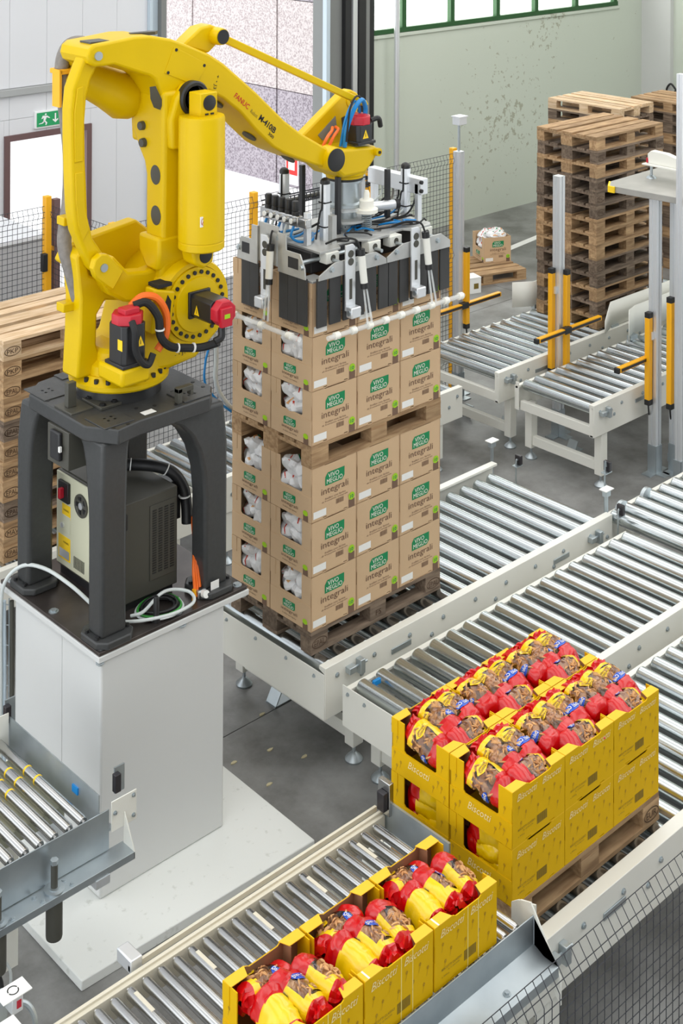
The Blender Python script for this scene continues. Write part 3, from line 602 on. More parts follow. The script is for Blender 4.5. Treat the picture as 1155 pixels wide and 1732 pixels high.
# wire tray with cables on the far floor
t = thing('cable_tray', 'wire cable tray with pale cables on the floor behind the empty conveyor', 'cable tray', (6.2, .6, 0))
bm = BM()
for yy in (.78, .84, .9, .96): bar(bm, (5.4, yy, .03), (8.0, yy, .03), .006)
for i in range(22):
    xx = 5.4 + i * .12
    for a, c in (((xx, .78, .1), (xx, .78, .03)), ((xx, .78, .03), (xx, .96, .03)), ((xx, .96, .03), (xx, .96, .1))): bar(bm, a, c, .006)
for yy in (.78, .96): bar(bm, (5.4, yy, .1), (8.0, yy, .1), .006)
ob('wire_grid', bm, 'zinc', t, smooth=False); 
for yy in (.83, .87, .91): ob('cable', tube(BM(), [(5.4, yy, .045), (6.2, yy + .01, .045), (7.1, yy - .01, .045), (8.0, yy, .045)], .01, 6), 'whitehose', t)
for x, y in ((5.55, .72), (4.95, 2.55), (5.0, 1.75), (4.9, 3.0), (.30, .66), (.18, -.56)):
    t = thing('floor_anchor', 'small folded steel floor bracket ' + {5.55: 'by the feet of the barrier posts', 4.95: 'under the conveyor with the tall pallet stack', 5.0: 'under the empty far conveyor', 4.9: 'beside the far side legs of the pallet stack conveyor', .30: 'beside the foot of the brown box conveyor', .18: 'under the front of the wide roller conveyor'}[x], 'bracket', (x, y, 0), 'steel floor anchors')
    ob('base_leaf', box(BM(), x - .07, x + .07, y - .05, y + .05, 0, .008), 'zinc', t); ob('upright_leaf', prism(BM(), [(x - .07, .0), (x - .06, .0), (x + .0, .1), (x - .01, .1)], y - .05, y + .05, 'y'), 'zinc', t)
# crumbs on the dark floor
for k, (x, y, a) in enumerate(((-.33, .36, .3), (-.08, .30, 1.2), (.04, .10, 2.0), (-.30, .05, .5), (.12, .62, .9), (-.62, -.28, .2))):
    b = prism(BM(), [(math.cos(a + i * 1.05) * .02 * (1 + .4 * (i % 2)), math.sin(a + i * 1.05) * .011) for i in range(6)], 0, .006, 'z'); o = ob('crumb', b, 'chip', loc=(x, y, 0)); tag(o, 'dry beige flake on the dark floor, ' + ['farthest left beside the plinth', 'second from the plinth, near the floor joint', 'nearest the infeed conveyor end', 'in the middle of the bare floor', 'under the end of the brown box conveyor', 'closest to the slab edge'][k], 'debris', 'flakes on the floor')
# ------------------------------------------------------------------ plinth
sl = tag(ob('base_slab', prism(BM(), [(-2.02, -.51), (-.47, -.56), (-.42, 1.3), (-2.0, 1.3)], 0, .055, 'z'), 'slab', bevel=.006), 'white painted concrete slab under the tall white plinth', 'slab')
t = thing('plinth', 'tall white steel plinth carrying the grey robot stand', 'plinth', (-1.2, .4, .055))
ob('plinth_body', box(BM(), -1.645, -.787, -.11, .80, .055, 1.36), 'white2', t, bevel=.012)
ob('weld_seam', box(BM(), -1.648, -1.645, .28, .288, .06, 1.36), 'white2', t)
ob('rim', box(BM(), -1.668, -.612, -.125, .95, 1.36, 1.392), 'white2', t, bevel=.003)
tp = ob('top_plate', box(BM(), -1.66, -.62, -.117, .94, 1.392, 1.412), 'dplate', t, bevel=.002)
bolt_parts([(-1.62, -.075, 1.412), (-.66, -.07, 1.412), (-1.615, .42, 1.412), (-1.1, -.07, 1.412), (-1.615, .88, 1.412)], (0, 0, 1), t, .02)
bolt_parts([(-1.655, -.116, 1.36), (-1.63, .3, 1.36), (-.64, -.10, 1.36), (-1.1, -.118, 1.36)], (0, 0, -1), t, .016)
ob('lifting_eye', lathe(BM(), (-1.24, -.06, 1.412), (0, 0, 1), [(.03, 0), (.03, .02), (.018, .022), (.016, .13), (.01, .14)]), 'black', t)
# ------------------------------------------------------------------ stand
ST = thing('robot_stand', 'dark grey four-legged cast stand under the yellow robot', 'stand', (-1.2, .36, 1.412)); ZT = 2.60
oc = [(-1.64, .66), (-1.655, .05), (-1.545, -.125), (-1.38, -.095), (-.885, -.095), (-.775, .03), (-.765, .66), (-.88, .83), (-1.28, .82), (-1.50, .79)]
ob('top_casting', prism(BM(), oc, ZT - .085, ZT, 'z'), 'grey', ST, bevel=.008)
for px, py, rw, rh in ((-1.54, .62, .09, .12), (-1.50, .03, .10, .10), (-.87, .66, .10, .10), (-.95, .02, .10, .09), (-1.28, .76, .1, .05)):
    p = ob('raised_pad', box(BM(), px - rw, px + rw, py - rh, py + rh, ZT - .001, ZT + .006), 'grey', ST, bevel=.003)
    bolt_parts([(px + a, py + c, ZT + .006) for a in (-.022, .022) for c in (-.02, .02)], (0, 0, -1), p, .006, 'black')
hole = mesh_of('bolt_hole', cyl(BM(), (0, 0, -.002), (0, 0, .0025), .012, n=12), M['black'])
for hx, hy in ((-1.6, .60), (-1.61, .50), (-1.52, .72), (-1.40, .62), (-1.42, .5), (-1.30, .06), (-1.20, .02), (-1.55, -.08), (-1.46, -.09), (-1.0, .12), (-.92, .14), (-.82, .06), (-.82, .16), (-.85, .55), (-.80, .5), (-1.10, -.05)):
    ob('bolt_hole', hole, None, ST, loc=Vector((hx, hy, ZT)) - WL[ST.name])
for sx, sy in ((-1.40, .56), (-1.28, -.03)): ob('data_sticker', box(BM(), sx - .04, sx + .04, sy - .025, sy + .025, ZT, ZT + .0015), 'sticker', ST)
b = BM(); box(b, -1.63, -1.48, .22, .40, ZT - .03, ZT + .01); box(b, -1.60, -1.545, .30, .34, ZT + .01, ZT + .15); ob('stop_block', b, 'dgrey', ST, bevel=.003)
ob('stop_plate', box(BM(), -1.47, -1.33, .16, .36, ZT, ZT + .018), 'dgrey', ST, bevel=.003); bolt_parts([(-1.44, .33, ZT + .018), (-1.44, .19, ZT + .018), (-1.36, .19, ZT + .018)], (0, 0, 1), ST, .014, 'black')
b = BM(); box(b, -1.09, -1.06, -.06, -.02, ZT, ZT + .085); box(b, -1.09, -.98, -.06, -.02, ZT + .06, ZT + .088); box(b, -1.0, -.98, -.06, -.02, ZT + .03, ZT + .06); ob('limit_bracket', b, 'dgrey', ST, bevel=.003)
bx_ = ob('connector_box', box(BM(), -1.66, -1.30, .20, .42, ZT - .30, ZT - .085), 'dgrey', ST, bevel=.004)
c = ob('connector_cover', box(BM(), -1.685, -1.66, .26, .36, ZT - .26, ZT - .10), 'motor', bx_, bevel=.008); ob('latch', box(BM(), -1.69, -1.675, .245, .26, ZT - .2, ZT - .17), 'sticker', bx_)
def leg(cx, cy, dx, dy, fx, fy):
    """arched leg: outer corner upright, widening towards the middle under the top casting"""
    secs = []
    for z, e in ((1.445, 0), (2.0, .0), (2.15, .012), (2.28, .045), (2.38, .095), (2.46, .17), (2.52, .29)):
        sh = max(0, (z - 2.3)) * .12
        x0, x1 = cx - dx * (.085 - sh * .6), cx + dx * (.085 + e * fx); y0, y1 = cy - dy * (.07 - sh * .6), cy + dy * (.07 + e * fy)
        if x0 > x1: x0, x1 = x1, x0
        if y0 > y1: y0, y1 = y1, y0
        secs.append([(x0, y0, z), (x1, y0, z), (x1, y1, z), (x0, y1, z)])
    l = ob('leg', loft(BM(), secs), 'grey', ST, bevel=.022, seg=3, ang=50)
    f = .125; c = .05
    p = ob('foot_pad', prism(BM(), [(cx - f, cy - f + c), (cx - f + c, cy - f), (cx + f - c, cy - f), (cx + f, cy - f + c), (cx + f, cy + f - c), (cx + f - c, cy + f), (cx - f + c, cy + f), (cx - f, cy + f - c)], 1.412, 1.452, 'z'), 'grey', l, bevel=.008)
    for a, d in ((-1, -.5), (-1, .5), (1, -.5), (1, .5)): ob('socket_bolt', cyl(BM(), (cx + a * .1, cy + d * .1, 1.452), (cx + a * .1, cy + d * .1, 1.468), .012, n=10), 'black', l)
for cx, cy, dx, dy, fx, fy in ((-1.535, -.005, 1, 1, .12, .5), (-.80, .02, -1, 1, 1.0, .5), (-1.535, .76, 1, -1, .3, .35), (-.82, .80, -1, -1, .3, .3)): leg(cx, cy, dx, dy, fx, fy)
# ------------------------------------------------------------------ controller cabinet
t = thing('controller_cabinet', 'grey and cream electric cabinet between the legs of the robot stand', 'cabinet', (-1.16, .42, 1.412))
x0, x1, y0, y1, z0, z1 = -1.365, -.96, .12, .80, 1.46, 2.035
ob('housing', box(BM(), x0 + .012, x1, y0, y1, z0, z1), 'dgrey', t, bevel=.006); fr = ob('front_door', box(BM(), x0, x0 + .012, y0 + .004, y1 - .004, z0 + .02, z1 - .004), 'cream', t, bevel=.004)
ob('base_skid', box(BM(), x0 + .02, x1 - .02, y0 + .02, y1 - .02, 1.412, z0), 'black', t)
ob('top_hatch', box(BM(), x0 + .03, x1 - .04, .50, y1 - .02, z1, z1 + .006), 'dgrey', t, bevel=.002); ob('top_notice', box(BM(), -1.10, -1.0, .48, .56, z1 + .006, z1 + .008), 'sticker', t)
ob('side_cover', box(BM(), -1.16, -.975, y0 - .006, y0, z0 + .08, z1 - .06), 'dgrey', t, bevel=.002)
lou = mesh_of('vent_slot', box(BM(), -.014, .014, -.0085, -.006, -.0035, .0035), M['black'], smooth=False)
for i in range(26):
    for k in range(4): ob('vent_slot', lou, None, t, loc=Vector((-1.13 + k * .042, y0, z0 + .12 + i * .0145)) - WL[t.name])
sw = ob('main_switch', box(BM(), x0 - .02, x0, y1 - .16, y1 - .05, z1 - .16, z1 - .04), 'black', t, bevel=.004); ob('switch_handle', box(BM(), x0 - .05, x0 - .02, y1 - .12, y1 - .095, z1 - .13, z1 - .07), 'red', sw, bevel=.003)
fa = ob('fan_grille', lathe(BM(), (x0 - .001, y1 - .28, z1 - .13), (-1, 0, 0), [(.068, 0), (.068, .008), (.055, .008), (.05, .002)], 24), 'dgrey', t)
for i in range(5): ob('fan_blade', box(BM(), x0 - .007, x0 - .003, y1 - .28 + .042 * math.cos(i * 1.256) - .012, y1 - .28 + .042 * math.cos(i * 1.256) + .012, z1 - .13 + .042 * math.sin(i * 1.256) - .012, z1 - .13 + .042 * math.sin(i * 1.256) + .012), 'black', fa)
ob('fan_hub', lathe(BM(), (x0 - .001, y1 - .28, z1 - .13), (-1, 0, 0), [(.02, 0), (.02, .01)]), 'alu', fa)
w1 = ob('warning_label', box(BM(), x0 - .002, x0, y1 - .16, y1 - .07, z1 - .26, z1 - .18), 'hazard', t); w2 = ob('warning_label', box(BM(), x0 - .002, x0, y1 - .16, y1 - .03, z0 + .06, z0 + .20), 'hazard', t)
for w_, zz in ((w1, z1 - .22), (w2, z0 + .16)): text(w_, 'WARNING', 'blackink', (x0 - .003, y1 - .085, zz), (0, -.06, 0), (0, 0, .012), local=False)
ob('data_plate', box(BM(), x0 - .0025, x0 - .002, y1 - .15, y1 - .04, z0 + .07, z0 + .12), 'alu', w2); ob('door_lock', lathe(BM(), (x0, y1 - .08, z1 - .31), (-1, 0, 0), [(.016, 0), (.016, .012), (.008, .014)]), 'alu', t)
ob('port_cover', box(BM(), x0 - .003, x0, y1 - .16, y1 - .07, z0 + .23, z0 + .33), 'cream', t, bevel=.002)
for i in range(9): ob('vent_slot', box(BM(), x0 - .002, x0 - .0005, y1 - .31 + i * .013, y1 - .304 + i * .013, z0 + .05, z0 + .12), 'black', t)
ob('side_connector', box(BM(), x1, x1 + .10, y0 + .10, y0 + .24, z1 - .26, z1 - .03), 'motor', t, bevel=.006); ob('side_handle', box(BM(), -1.345, -1.325, y0 - .02, y0, z1 - .14, z1 - .05), 'black', t, bevel=.004)
# cables round the cabinet
def cable(name, label, pts, r, m, cat='cable', group=None):
    o = ob(name, tube(BM(), pts, r, 10), m); return tag(o, label, cat, group)
t = thing('cable_bundle', 'thick black sleeved cable bundle lying over the cabinet and down its side', 'cable', (-.95, .3, 1.9))
ob('sleeve', tube(BM(), [(-1.16, .48, 2.10), (-1.05, .40, 2.095), (-.97, .30, 2.09), (-.90, .24, 2.05), (-.855, .20, 1.96), (-.845, .185, 1.86), (-.85, .17, 1.76)], .034, 10), 'black', t, ang=70)
for i, c in enumerate(((-1.08, .42, 2.1), (-.93, .265, 2.075), (-.85, .19, 1.92))): ob('tie', lathe(BM(), Vector(c) - Vector((.006, 0, 0)), ((.8, -.6, -.1), (.7, -.5, -.5), (.1, 0, -1))[i], [(.037, -.003), (.037, .003)], 14), 'sticker', t)
for k, d in enumerate((0, .03, .06)): ob('orange_lead', tube(BM(), [(-.83 + d * .3, .15, 1.80), (-.85 + d * .3, .10 - d * .3, 1.66), (-.915 + d * .5, .02, 1.56), (-.93 + d * .6, -.01, 1.48), (-.95 + d * .7, -.03, 1.425)], .010, 8), 'orange', t)
ob('brass_fitting', cyl(BM(), (-.95, -.03, 1.412), (-.945, -.025, 1.47), .013), 'yellow2', t)
t = thing('cable_coil', 'coil of dark and green wires on the plinth top by the front leg', 'cable', (-1.17, .0, 1.412)); 
for i, (m, rr, h) in enumerate((('black', .085, .012), ('rubber', .10, .016), ('black', .075, .026), ('greenwire', .11, .022), ('whitehose', .12, .012), ('black', .09, .034))):
    bm = tube(BM(), [(-1.16 + rr * 1.2 * math.cos(a * .5236), .02 + rr * math.sin(a * .5236), 1.412 + h + .004 * math.sin(a)) for a in range(13)], .007, 6, 3); ob('wire_loop', bm, m, t)
cable('air_hose', 'loop of white air hose round the front leg on the plinth', [(-1.36, .02, 1.45), (-1.30, -.02, 1.47), (-1.16, .02, 1.50), (-1.06, .03, 1.49), (-.98, -.03, 1.47), (-1.0, -.09, 1.44), (-1.15, -.10, 1.435), (-1.32, -.05, 1.44), (-1.42, .02, 1.44)], .0095, 'whitehose', 'hose')
cable('air_hose', 'white air hose arching over the plinth edge and down at its left side', [(-1.44, .30, 1.44), (-1.50, .42, 1.52), (-1.56, .60, 1.57), (-1.63, .74, 1.56), (-1.695, .83, 1.45), (-1.705, .86, 1.25), (-1.70, .865, .8), (-1.70, .87, .3), (-1.70, .87, .07)], .011, 'whitehose', 'hose')
for k, (dx, m, lb) in enumerate(((.0, 'whitehose', 'white cable running down the left side of the plinth'), (.035, 'bluegrey', 'pale blue conduit running down the left side of the plinth'), (.07, 'dgrey', 'grey conduit nearest the plinth at its left side'))):
    cable('conduit', lb, [(-1.715 + dx, .90 - dx * .9, 1.32), (-1.71 + dx, .90 - dx * .9, .9), (-1.712 + dx, .90 - dx * .9, .5), (-1.71 + dx, .90 - dx * .9, .06)], .014, m, 'conduit')
t = thing('cable_ladder', 'thin upright wire ladder tray left of the plinth', 'cable tray', (-1.74, .96, 0)); bm = BM()
for xx, yy in ((-1.76, .97), (-1.66, .84)): bar(bm, (xx, yy, .055), (xx, yy, 1.34), .006)
for i in range(11): bar(bm, (-1.76, .97, .1 + i * .12), (-1.66, .84, .1 + i * .12), .005)
ob('wire_grid', bm, 'zinc', t, smooth=False)
t = thing('drum_valve', 'small brass and white valve with paper tag beside the right stand leg', 'valve', (-.90, -.02, 1.412)); ob('valve_body', box(BM(), -.93, -.87, -.05, .0, 1.412, 1.46), 'zinc', t, bevel=.008); ob('knob', cyl(BM(), (-.90, -.05, 1.44), (-.90, -.085, 1.45), .022), 'sticker', t); ob('paper_tag', box(BM(), -.86, -.80, -.075, -.073, 1.415, 1.50), 'sticker', t)
t = thing('hand_truck', 'yellow and blue pallet truck edge at the far left behind the plinth', 'pallet truck', (-2.3, 1.9, 0))
ob('fork_beam', box(BM(), -3.2, -1.35, 1.72, 1.86, .06, .14), 'blue', t, bevel=.02); ob('fork_top', box(BM(), -3.2, -1.35, 1.72, 1.86, .14, .18), 'yellow2', t, bevel=.01); ob('wheel', cyl(BM(), (-1.6, 1.74, .06), (-1.6, 1.84, .06), .058), 'rubber', t); ob('frame', box(BM(), -3.2, -1.5, 1.9, 2.06, .18, .44), 'dgrey', t, bevel=.02)
# ------------------------------------------------------------------ the yellow robot
RB_ = thing('industrial_robot', 'yellow palletising robot arm bolted on the dark grey stand', 'robot', (-1.2, .38, ZT))
J2 = (-.835, 3.085); J3 = (-.843, 4.31)
ob('turntable', lathe(BM(), (-1.2, .38, ZT), (0, 0, 1), [(.25, 0), (.24, .05), (.235, .075)], 40), 'black', RB_)
b = lathe(BM(), (-1.2, .38, ZT + .075), (0, 0, 1), [(.285, 0), (.295, .012), (.295, .035), (.27, .05), (.25, .075)], 44); fl_ = ob('base_flange', b, 'yellow', RB_)
hb = mesh_of('socket_bolt', cyl(BM(), (0, 0, 0), (0, 0, .022), .014, n=10), M['black'])
for i in range(14): a = math.pi * (.98 + i * .085); ob('socket_bolt', hb, None, fl_, loc=Vector((-1.2 + .268 * math.cos(a), .38 + .268 * math.sin(a), ZT + .122)) - WL[fl_.name])
tu = ob('turret', prism(BM(), [(-1.36, 2.74), (-.98, 2.71), (-.78, 2.73), (-.60, 2.86), (-.55, 3.05), (-.60, 3.20), (-.70, 3.30), (-.86, 3.34), (-1.0, 3.28), (-1.09, 3.18), (-1.16, 3.04), (-1.2, 2.9), (-1.34, 2.86)], .17, .62), 'yellow', RB_, bevel=.035, seg=4, ang=60)
ob('turret_neck', lathe(BM(), (-1.2, .36, 2.74), (0, 0, 1), [(.235, 0), (.225, .06), (.19, .085), (.185, .13), (.16, .15)], 32), 'yellow', RB_)
ob('side_bracket', prism(BM(), [(-1.17, 2.98), (-1.03, 2.98), (-1.0, 3.20), (-1.15, 3.24)], .09, .19), 'yellow', RB_, bevel=.012); ob('bracket_slot', prism(BM(), [(-1.075, 3.05), (-1.05, 3.03), (-1.035, 3.15), (-1.06, 3.19), (-1.08, 3.14)], .086, .09), 'black', RB_); ob('top_clip', box(BM(), -1.12, -1.02, .10, .2, 3.235, 3.255), 'rubber', RB_)
# J2 drum with its bolt ring
dr = ob('shoulder_drum', lathe(BM(), (J2[0], .62, J2[1]), (0, -1, 0), [(.25, 0), (.262, .02), (.262, .47), (.25, .50), (.222, .502), (.222, .492), (.218, .492), (.218, .515), (.165, .518), (.160, .53), (.12, .532)], 48), 'yellow', RB_)
for i in range(24):
    a = 2 * math.pi * i / 24 + .1; bx = Vector((J2[0] + .19 * math.cos(a), .106, J2[1] + .19 * math.sin(a)))
    if i == 0: jb = mesh_of('socket_bolt', cyl(BM(), (0, 0, 0), (0, -.012, 0), .0125, n=10), M['black'])
    ob('socket_bolt', jb, None, dr, loc=bx - WL[dr.name])
def motor(root, c, axis, L, w, capm='red', nm='servo_motor'):
    """square black servo motor with an octagonal red end cap"""
    c = Vector(c); ax = Vector(axis).normalized(); u, v = frame_of(ax)
    m_ = ob(nm, loft(BM(), [[c + ax * h + u * a * w + v * q * w for a, q in ((-.5, -.36), (-.36, -.5), (.36, -.5), (.5, -.36), (.5, .36), (.36, .5), (-.36, .5), (-.5, .36))] for h in (0, L)]), 'motor', root, bevel=.004)
    ob('mount_flange', loft(BM(), [[c + ax * h + u * a * w + v * q * w for a, q in ((-.56, -.56), (.56, -.56), (.56, .56), (-.56, .56))] for h in (0, .02)]), 'motor', m_, bevel=.004)
    o8 = [(math.cos(math.pi / 8 + i * math.pi / 4) * .56, math.sin(math.pi / 8 + i * math.pi / 4) * .56) for i in range(8)]
    ob('end_cap', loft(BM(), [[c + ax * (L + h) + u * a * w * k + v * q * w * k for a, q in o8] for h, k in ((0, 1), (.05, 1), (.058, .94))]), capm, m_, bevel=.003); return m_
def warn(root, p, xv, yv):
    p = Vector(p); xv = Vector(xv); yv = Vector(yv); n = xv.cross(yv).normalized() * .0012
    k = ob('warning_triangle', poly([p + n, p + xv + n, p + xv * .5 + yv + n]), 'hazard', root); ob('triangle_mark', poly([p + xv * .45 + yv * .2 + n * 2, p + xv * .55 + yv * .2 + n * 2, p + xv * .53 + yv * .65 + n * 2, p + xv * .47 + yv * .65 + n * 2]), 'black', k)
mo = motor(RB_, (J2[0] + .0, .09, J2[1] + .01), (0, -1, 0), .21, .14)
ob('cap_connector', box(BM(), J2[0] - .05, J2[0] + .03, -.20, -.17, J2[1] - .06, J2[1] + .05), 'red', mo, bevel=.004); ob('cap_label', box(BM(), J2[0] - .03, J2[0] + .01, -.2015, -.2, J2[1] - .01, J2[1] + .015), 'lime', mo); warn(mo, (J2[0] - .072, .035, J2[1] - .03), (0, -.05, 0), (0, 0, .06))
ob('cable_plug', tube(BM(), [(J2[0] - .02, -.16, J2[1] - .07), (J2[0] - .03, -.17, J2[1] - .12), (J2[0] - .07, -.16, J2[1] - .14)], .022, 10), 'black', mo)
m1 = motor(RB_, (-1.335, .10, 2.86), (0, 0, 1), .235, .165); warn(m1, (-1.33, .013, 2.97), (.05, 0, 0), (0, 0, .06)); ob('motor_label', box(BM(), -1.418, -1.4165, .03, .075, 2.96, 3.02), 'hazard', m1)
ob('cap_connector', box(BM(), -1.39, -1.29, .04, .12, 3.15, 3.185), 'red', m1, bevel=.006); ob('seat_block', box(BM(), -1.44, -1.24, .0, .25, 2.76, 2.86), 'yellow', RB_, bevel=.02)
ob('plug_cable', tube(BM(), [(-1.36, .02, 3.12), (-1.365, -.02, 3.07), (-1.36, -.02, 2.97), (-1.33, -.03, 2.90), (-1.28, -.03, 2.87), (-1.24, -.02, 2.92)], .02, 10), 'rubber', m1)
ob('orange_cable', tube(BM(), [(-1.30, .12, 3.17), (-1.24, .09, 3.22), (-1.16, .06, 3.20), (-1.10, .05, 3.10), (-1.10, .05, 2.98), (-1.16, .05, 2.90)], .022, 10), 'orange', RB_)
ob('black_cable', tube(BM(), [(-1.30, .09, 3.18), (-1.23, .06, 3.19), (-1.17, .03, 3.10), (-1.16, .02, 2.99), (-1.10, .01, 2.92), (-1.0, .0, 2.89), (-.92, -.06, 2.89), (-.87, -.15, 2.93)], .024, 10), 'rubber', RB_)
for p in ((-1.165, .02, 3.03), (-1.05, .005, 2.90), (-.96, -.03, 2.89)): ob('cable_tie', lathe(BM(), p, (1, -.2, -.2) if p[2] < 3 else (0, 0, 1), [(.028, -.004), (.028, .004)], 12), 'sticker', RB_)
ob('rating_plate', box(BM(), -.93, -.83, .1625, .168, 2.83, 2.91), 'yellow', RB_); text(RB_, '- • J1 • +', 'blackink', (-.95, .166, 2.775), (.15, 0, 0), (0, 0, .025))
# rear column and far crank
ob('rear_column', prism(BM(), [(-1.52, 2.74), (-1.505, 3.0), (-1.50, 3.2), (-1.53, 3.45), (-1.49, 3.49), (-1.465, 3.46), (-1.44, 3.33), (-1.30, 3.25), (-1.1, 3.22), (-1.05, 3.14), (-1.2, 3.13), (-1.33, 3.16), (-1.385, 3.09), (-1.39, 2.92), (-1.36, 2.83), (-1.28, 2.75)], .33, .50), 'yellow', RB_, bevel=.015)
ob('far_crank', prism(BM(), [(-1.48, 3.36), (-1.42, 3.46), (-.95, 3.52), (-.80, 3.40), (-.80, 3.2), (-1.0, 3.2), (-1.40, 3.3)], .56, .66), 'yellow', RB_, bevel=.015)
# near crank: clevis at the lower pin, arm to the drum
ob('crank_arm', prism(BM(), [(-1.44, 3.36), (-1.33, 3.44), (-1.22, 3.32), (-1.09, 3.30), (-1.0, 3.31), (-.98, 3.10), (-1.12, 3.12), (-1.25, 3.15), (-1.36, 3.22)], .25, .36), 'yellow', RB_, bevel=.02, seg=3)
for ya, yb in ((.185, .235), (.355, .40)): ob('crank_clevis', prism(BM(), [(-1.51, 3.41), (-1.495, 3.46), (-1.455, 3.485), (-1.41, 3.475), (-1.30, 3.36), (-1.375, 3.26), (-1.49, 3.355)], ya, yb), 'yellow', RB_, bevel=.008)
ob('crank_pin', cyl(BM(), (-1.44, .40, 3.405), (-1.44, .176, 3.405), .024), 'zinc', RB_)
# parallel link, bowed
rod = [(-1.47, 4.675), (-1.51, 4.66), (-1.565, 4.555), (-1.615, 4.44), (-1.628, 4.313), (-1.626, 4.154), (-1.62, 3.98), (-1.615, 3.87), (-1.607, 3.74), (-1.585, 3.62), (-1.53, 3.50), (-1.48, 3.395), (-1.44, 3.35), (-1.38, 3.40), (-1.40, 3.465), (-1.47, 3.565), (-1.505, 3.695), (-1.513, 3.865), (-1.522, 4.01), (-1.527, 4.24), (-1.516, 4.38), (-1.49, 4.475), (-1.43, 4.57), (-1.42, 4.63)]
ln = ob('parallel_link', prism(BM(), rod, .245, .345), 'yellow', RB_, bevel=.02, seg=3)
for pts in ([(-1.585, 4.44), (-1.545, 4.45), (-1.545, 4.25), (-1.545, 4.02), (-1.60, 4.02), (-1.604, 4.3)], [(-1.597, 3.96), (-1.54, 3.96), (-1.53, 3.75), (-1.50, 3.63), (-1.545, 3.56), (-1.575, 3.66), (-1.592, 3.8)]): ob('link_recess', prism(BM(), pts, .238, .246), 'yellow', ln, bevel=.004)
# lower arm, forked at the top
la = [(.50, 4.36), (.515, 4.25), (.50, 4.10), (.43, 3.985), (.38, 3.92), (.36, 3.85), (.36, 3.50), (.34, 3.43), (.345, 3.38), (.30, 3.2), (.20, 3.2), (.185, 3.5), (.175, 4.0), (.175, 4.36)]
lo = ob('lower_arm', prism(BM(), la, -1.03, -.70, 'x'), 'yellow', RB_, bevel=.025, seg=3)
hz = mesh_of('arm_window', lathe(BM(), (0, 0, 0), (-1, 0, 0), [(.047, -.003), (.049, .002), (.044, .003)], 20), M['dgrey'])
for y, z in ((.255, 3.86), (.25, 3.62)): o = ob('arm_window', hz, None, lo, loc=Vector((-1.03, y, z)) - WL[lo.name]); o.scale = (1, 1, 1.2)
pg = mesh_of('rubber_plug', lathe(BM(), (0, 0, 0), (-1, 0, 0), [(.028, 0), (.026, .025), (.024, .027)], 16), M['dgrey'])
for y, z in ((.385, 4.135), (.37, 4.035)): ob('rubber_plug', pg, None, lo, loc=Vector((-1.03, y, z)) - WL[lo.name])
ob('lower_collar', prism(BM(), [(.39, 3.50), (.39, 3.40), (.31, 3.30), (.2, 3.3), (.18, 3.40), (.18, 3.5)], -1.06, -.72, 'x'), 'yellow', lo, bevel=.02)
for y0_ in (.13, .48): ob('fork_lug', prism(BM(), [(-1.0, 4.02), (-1.01, 4.20), (-.97, 4.32), (-.90, 4.40), (-.80, 4.40), (-.75, 4.30), (-.75, 4.02)], y0_, y0_ + .07), 'yellow', lo, bevel=.02, seg=3)
ob('elbow_bearing', lathe(BM(), (J3[0], .16, J3[1]), (0, -1, 0), [(.105, 0), (.105, .04), (.095, .05), (.078, .05), (.074, .03), (.05, .03), (.05, .12)], 32), 'black', lo)
# gas spring balancer
ba = ob('balancer_cylinder', lathe(BM(), (-.86, .03, 3.44), (0, 0, 1), [(.128, 0), (.137, .008), (.137, .045), (.135, .047), (.135, .053), (.138, .056), (.138, .77), (.133, .785), (.05, .79)], 40), 'yellow', RB_)
cl = ob('upper_clevis', prism(BM(), [(-.915, 4.22), (-.915, 4.365), (-.79, 4.365), (-.79, 4.22)], -.03, .085), 'yellow', ba, bevel=.006); ob('pivot_cap', lathe(BM(), (-.85, -.03, 4.305), (0, -1, 0), [(.046, 0), (.046, .004), (.042, .006)], 24), 'black', cl)
for dx in (-.02, .02): ob('vent', box(BM(), -.85 + dx - .012, -.85 + dx + .012, -.033, -.029, 4.235, 4.245), 'black', cl)
lc = ob('lower_clevis', prism(BM(), [(-.95, 3.45), (-.93, 3.36), (-.86, 3.32), (-.79, 3.35), (-.78, 3.45)], .0, .12), 'yellow', ba, bevel=.015); ob('pivot_cap', lathe(BM(), (-.85, .0, 3.40), (0, -1, 0), [(.045, 0), (.045, .004), (.04, .006)], 24), 'black', lc)
ob('notice', box(BM(), -.955, -.915, -.085, -.08, 3.60, 3.66), 'sticker', ba)
b = BM(); nn = 20; A = []; B = []
for i in range(nn): a = 2 * math.pi * i / nn; A.append(b.verts.new((-.935 + .016 * math.cos(a), -.0865, 3.63 + .02 * math.sin(a)))); B.append(b.verts.new((-.935 + .013 * math.cos(a), -.0865, 3.63 + .017 * math.sin(a))))
for i in range(nn): b.faces.new((A[i], A[(i + 1) % nn], B[(i + 1) % nn], B[i]))
poly([(-.946, -.0865, 3.617), (-.943, -.0865, 3.615), (-.924, -.0865, 3.643), (-.927, -.0865, 3.645)], b); ob('prohibition_mark', b, 'redink', ba)
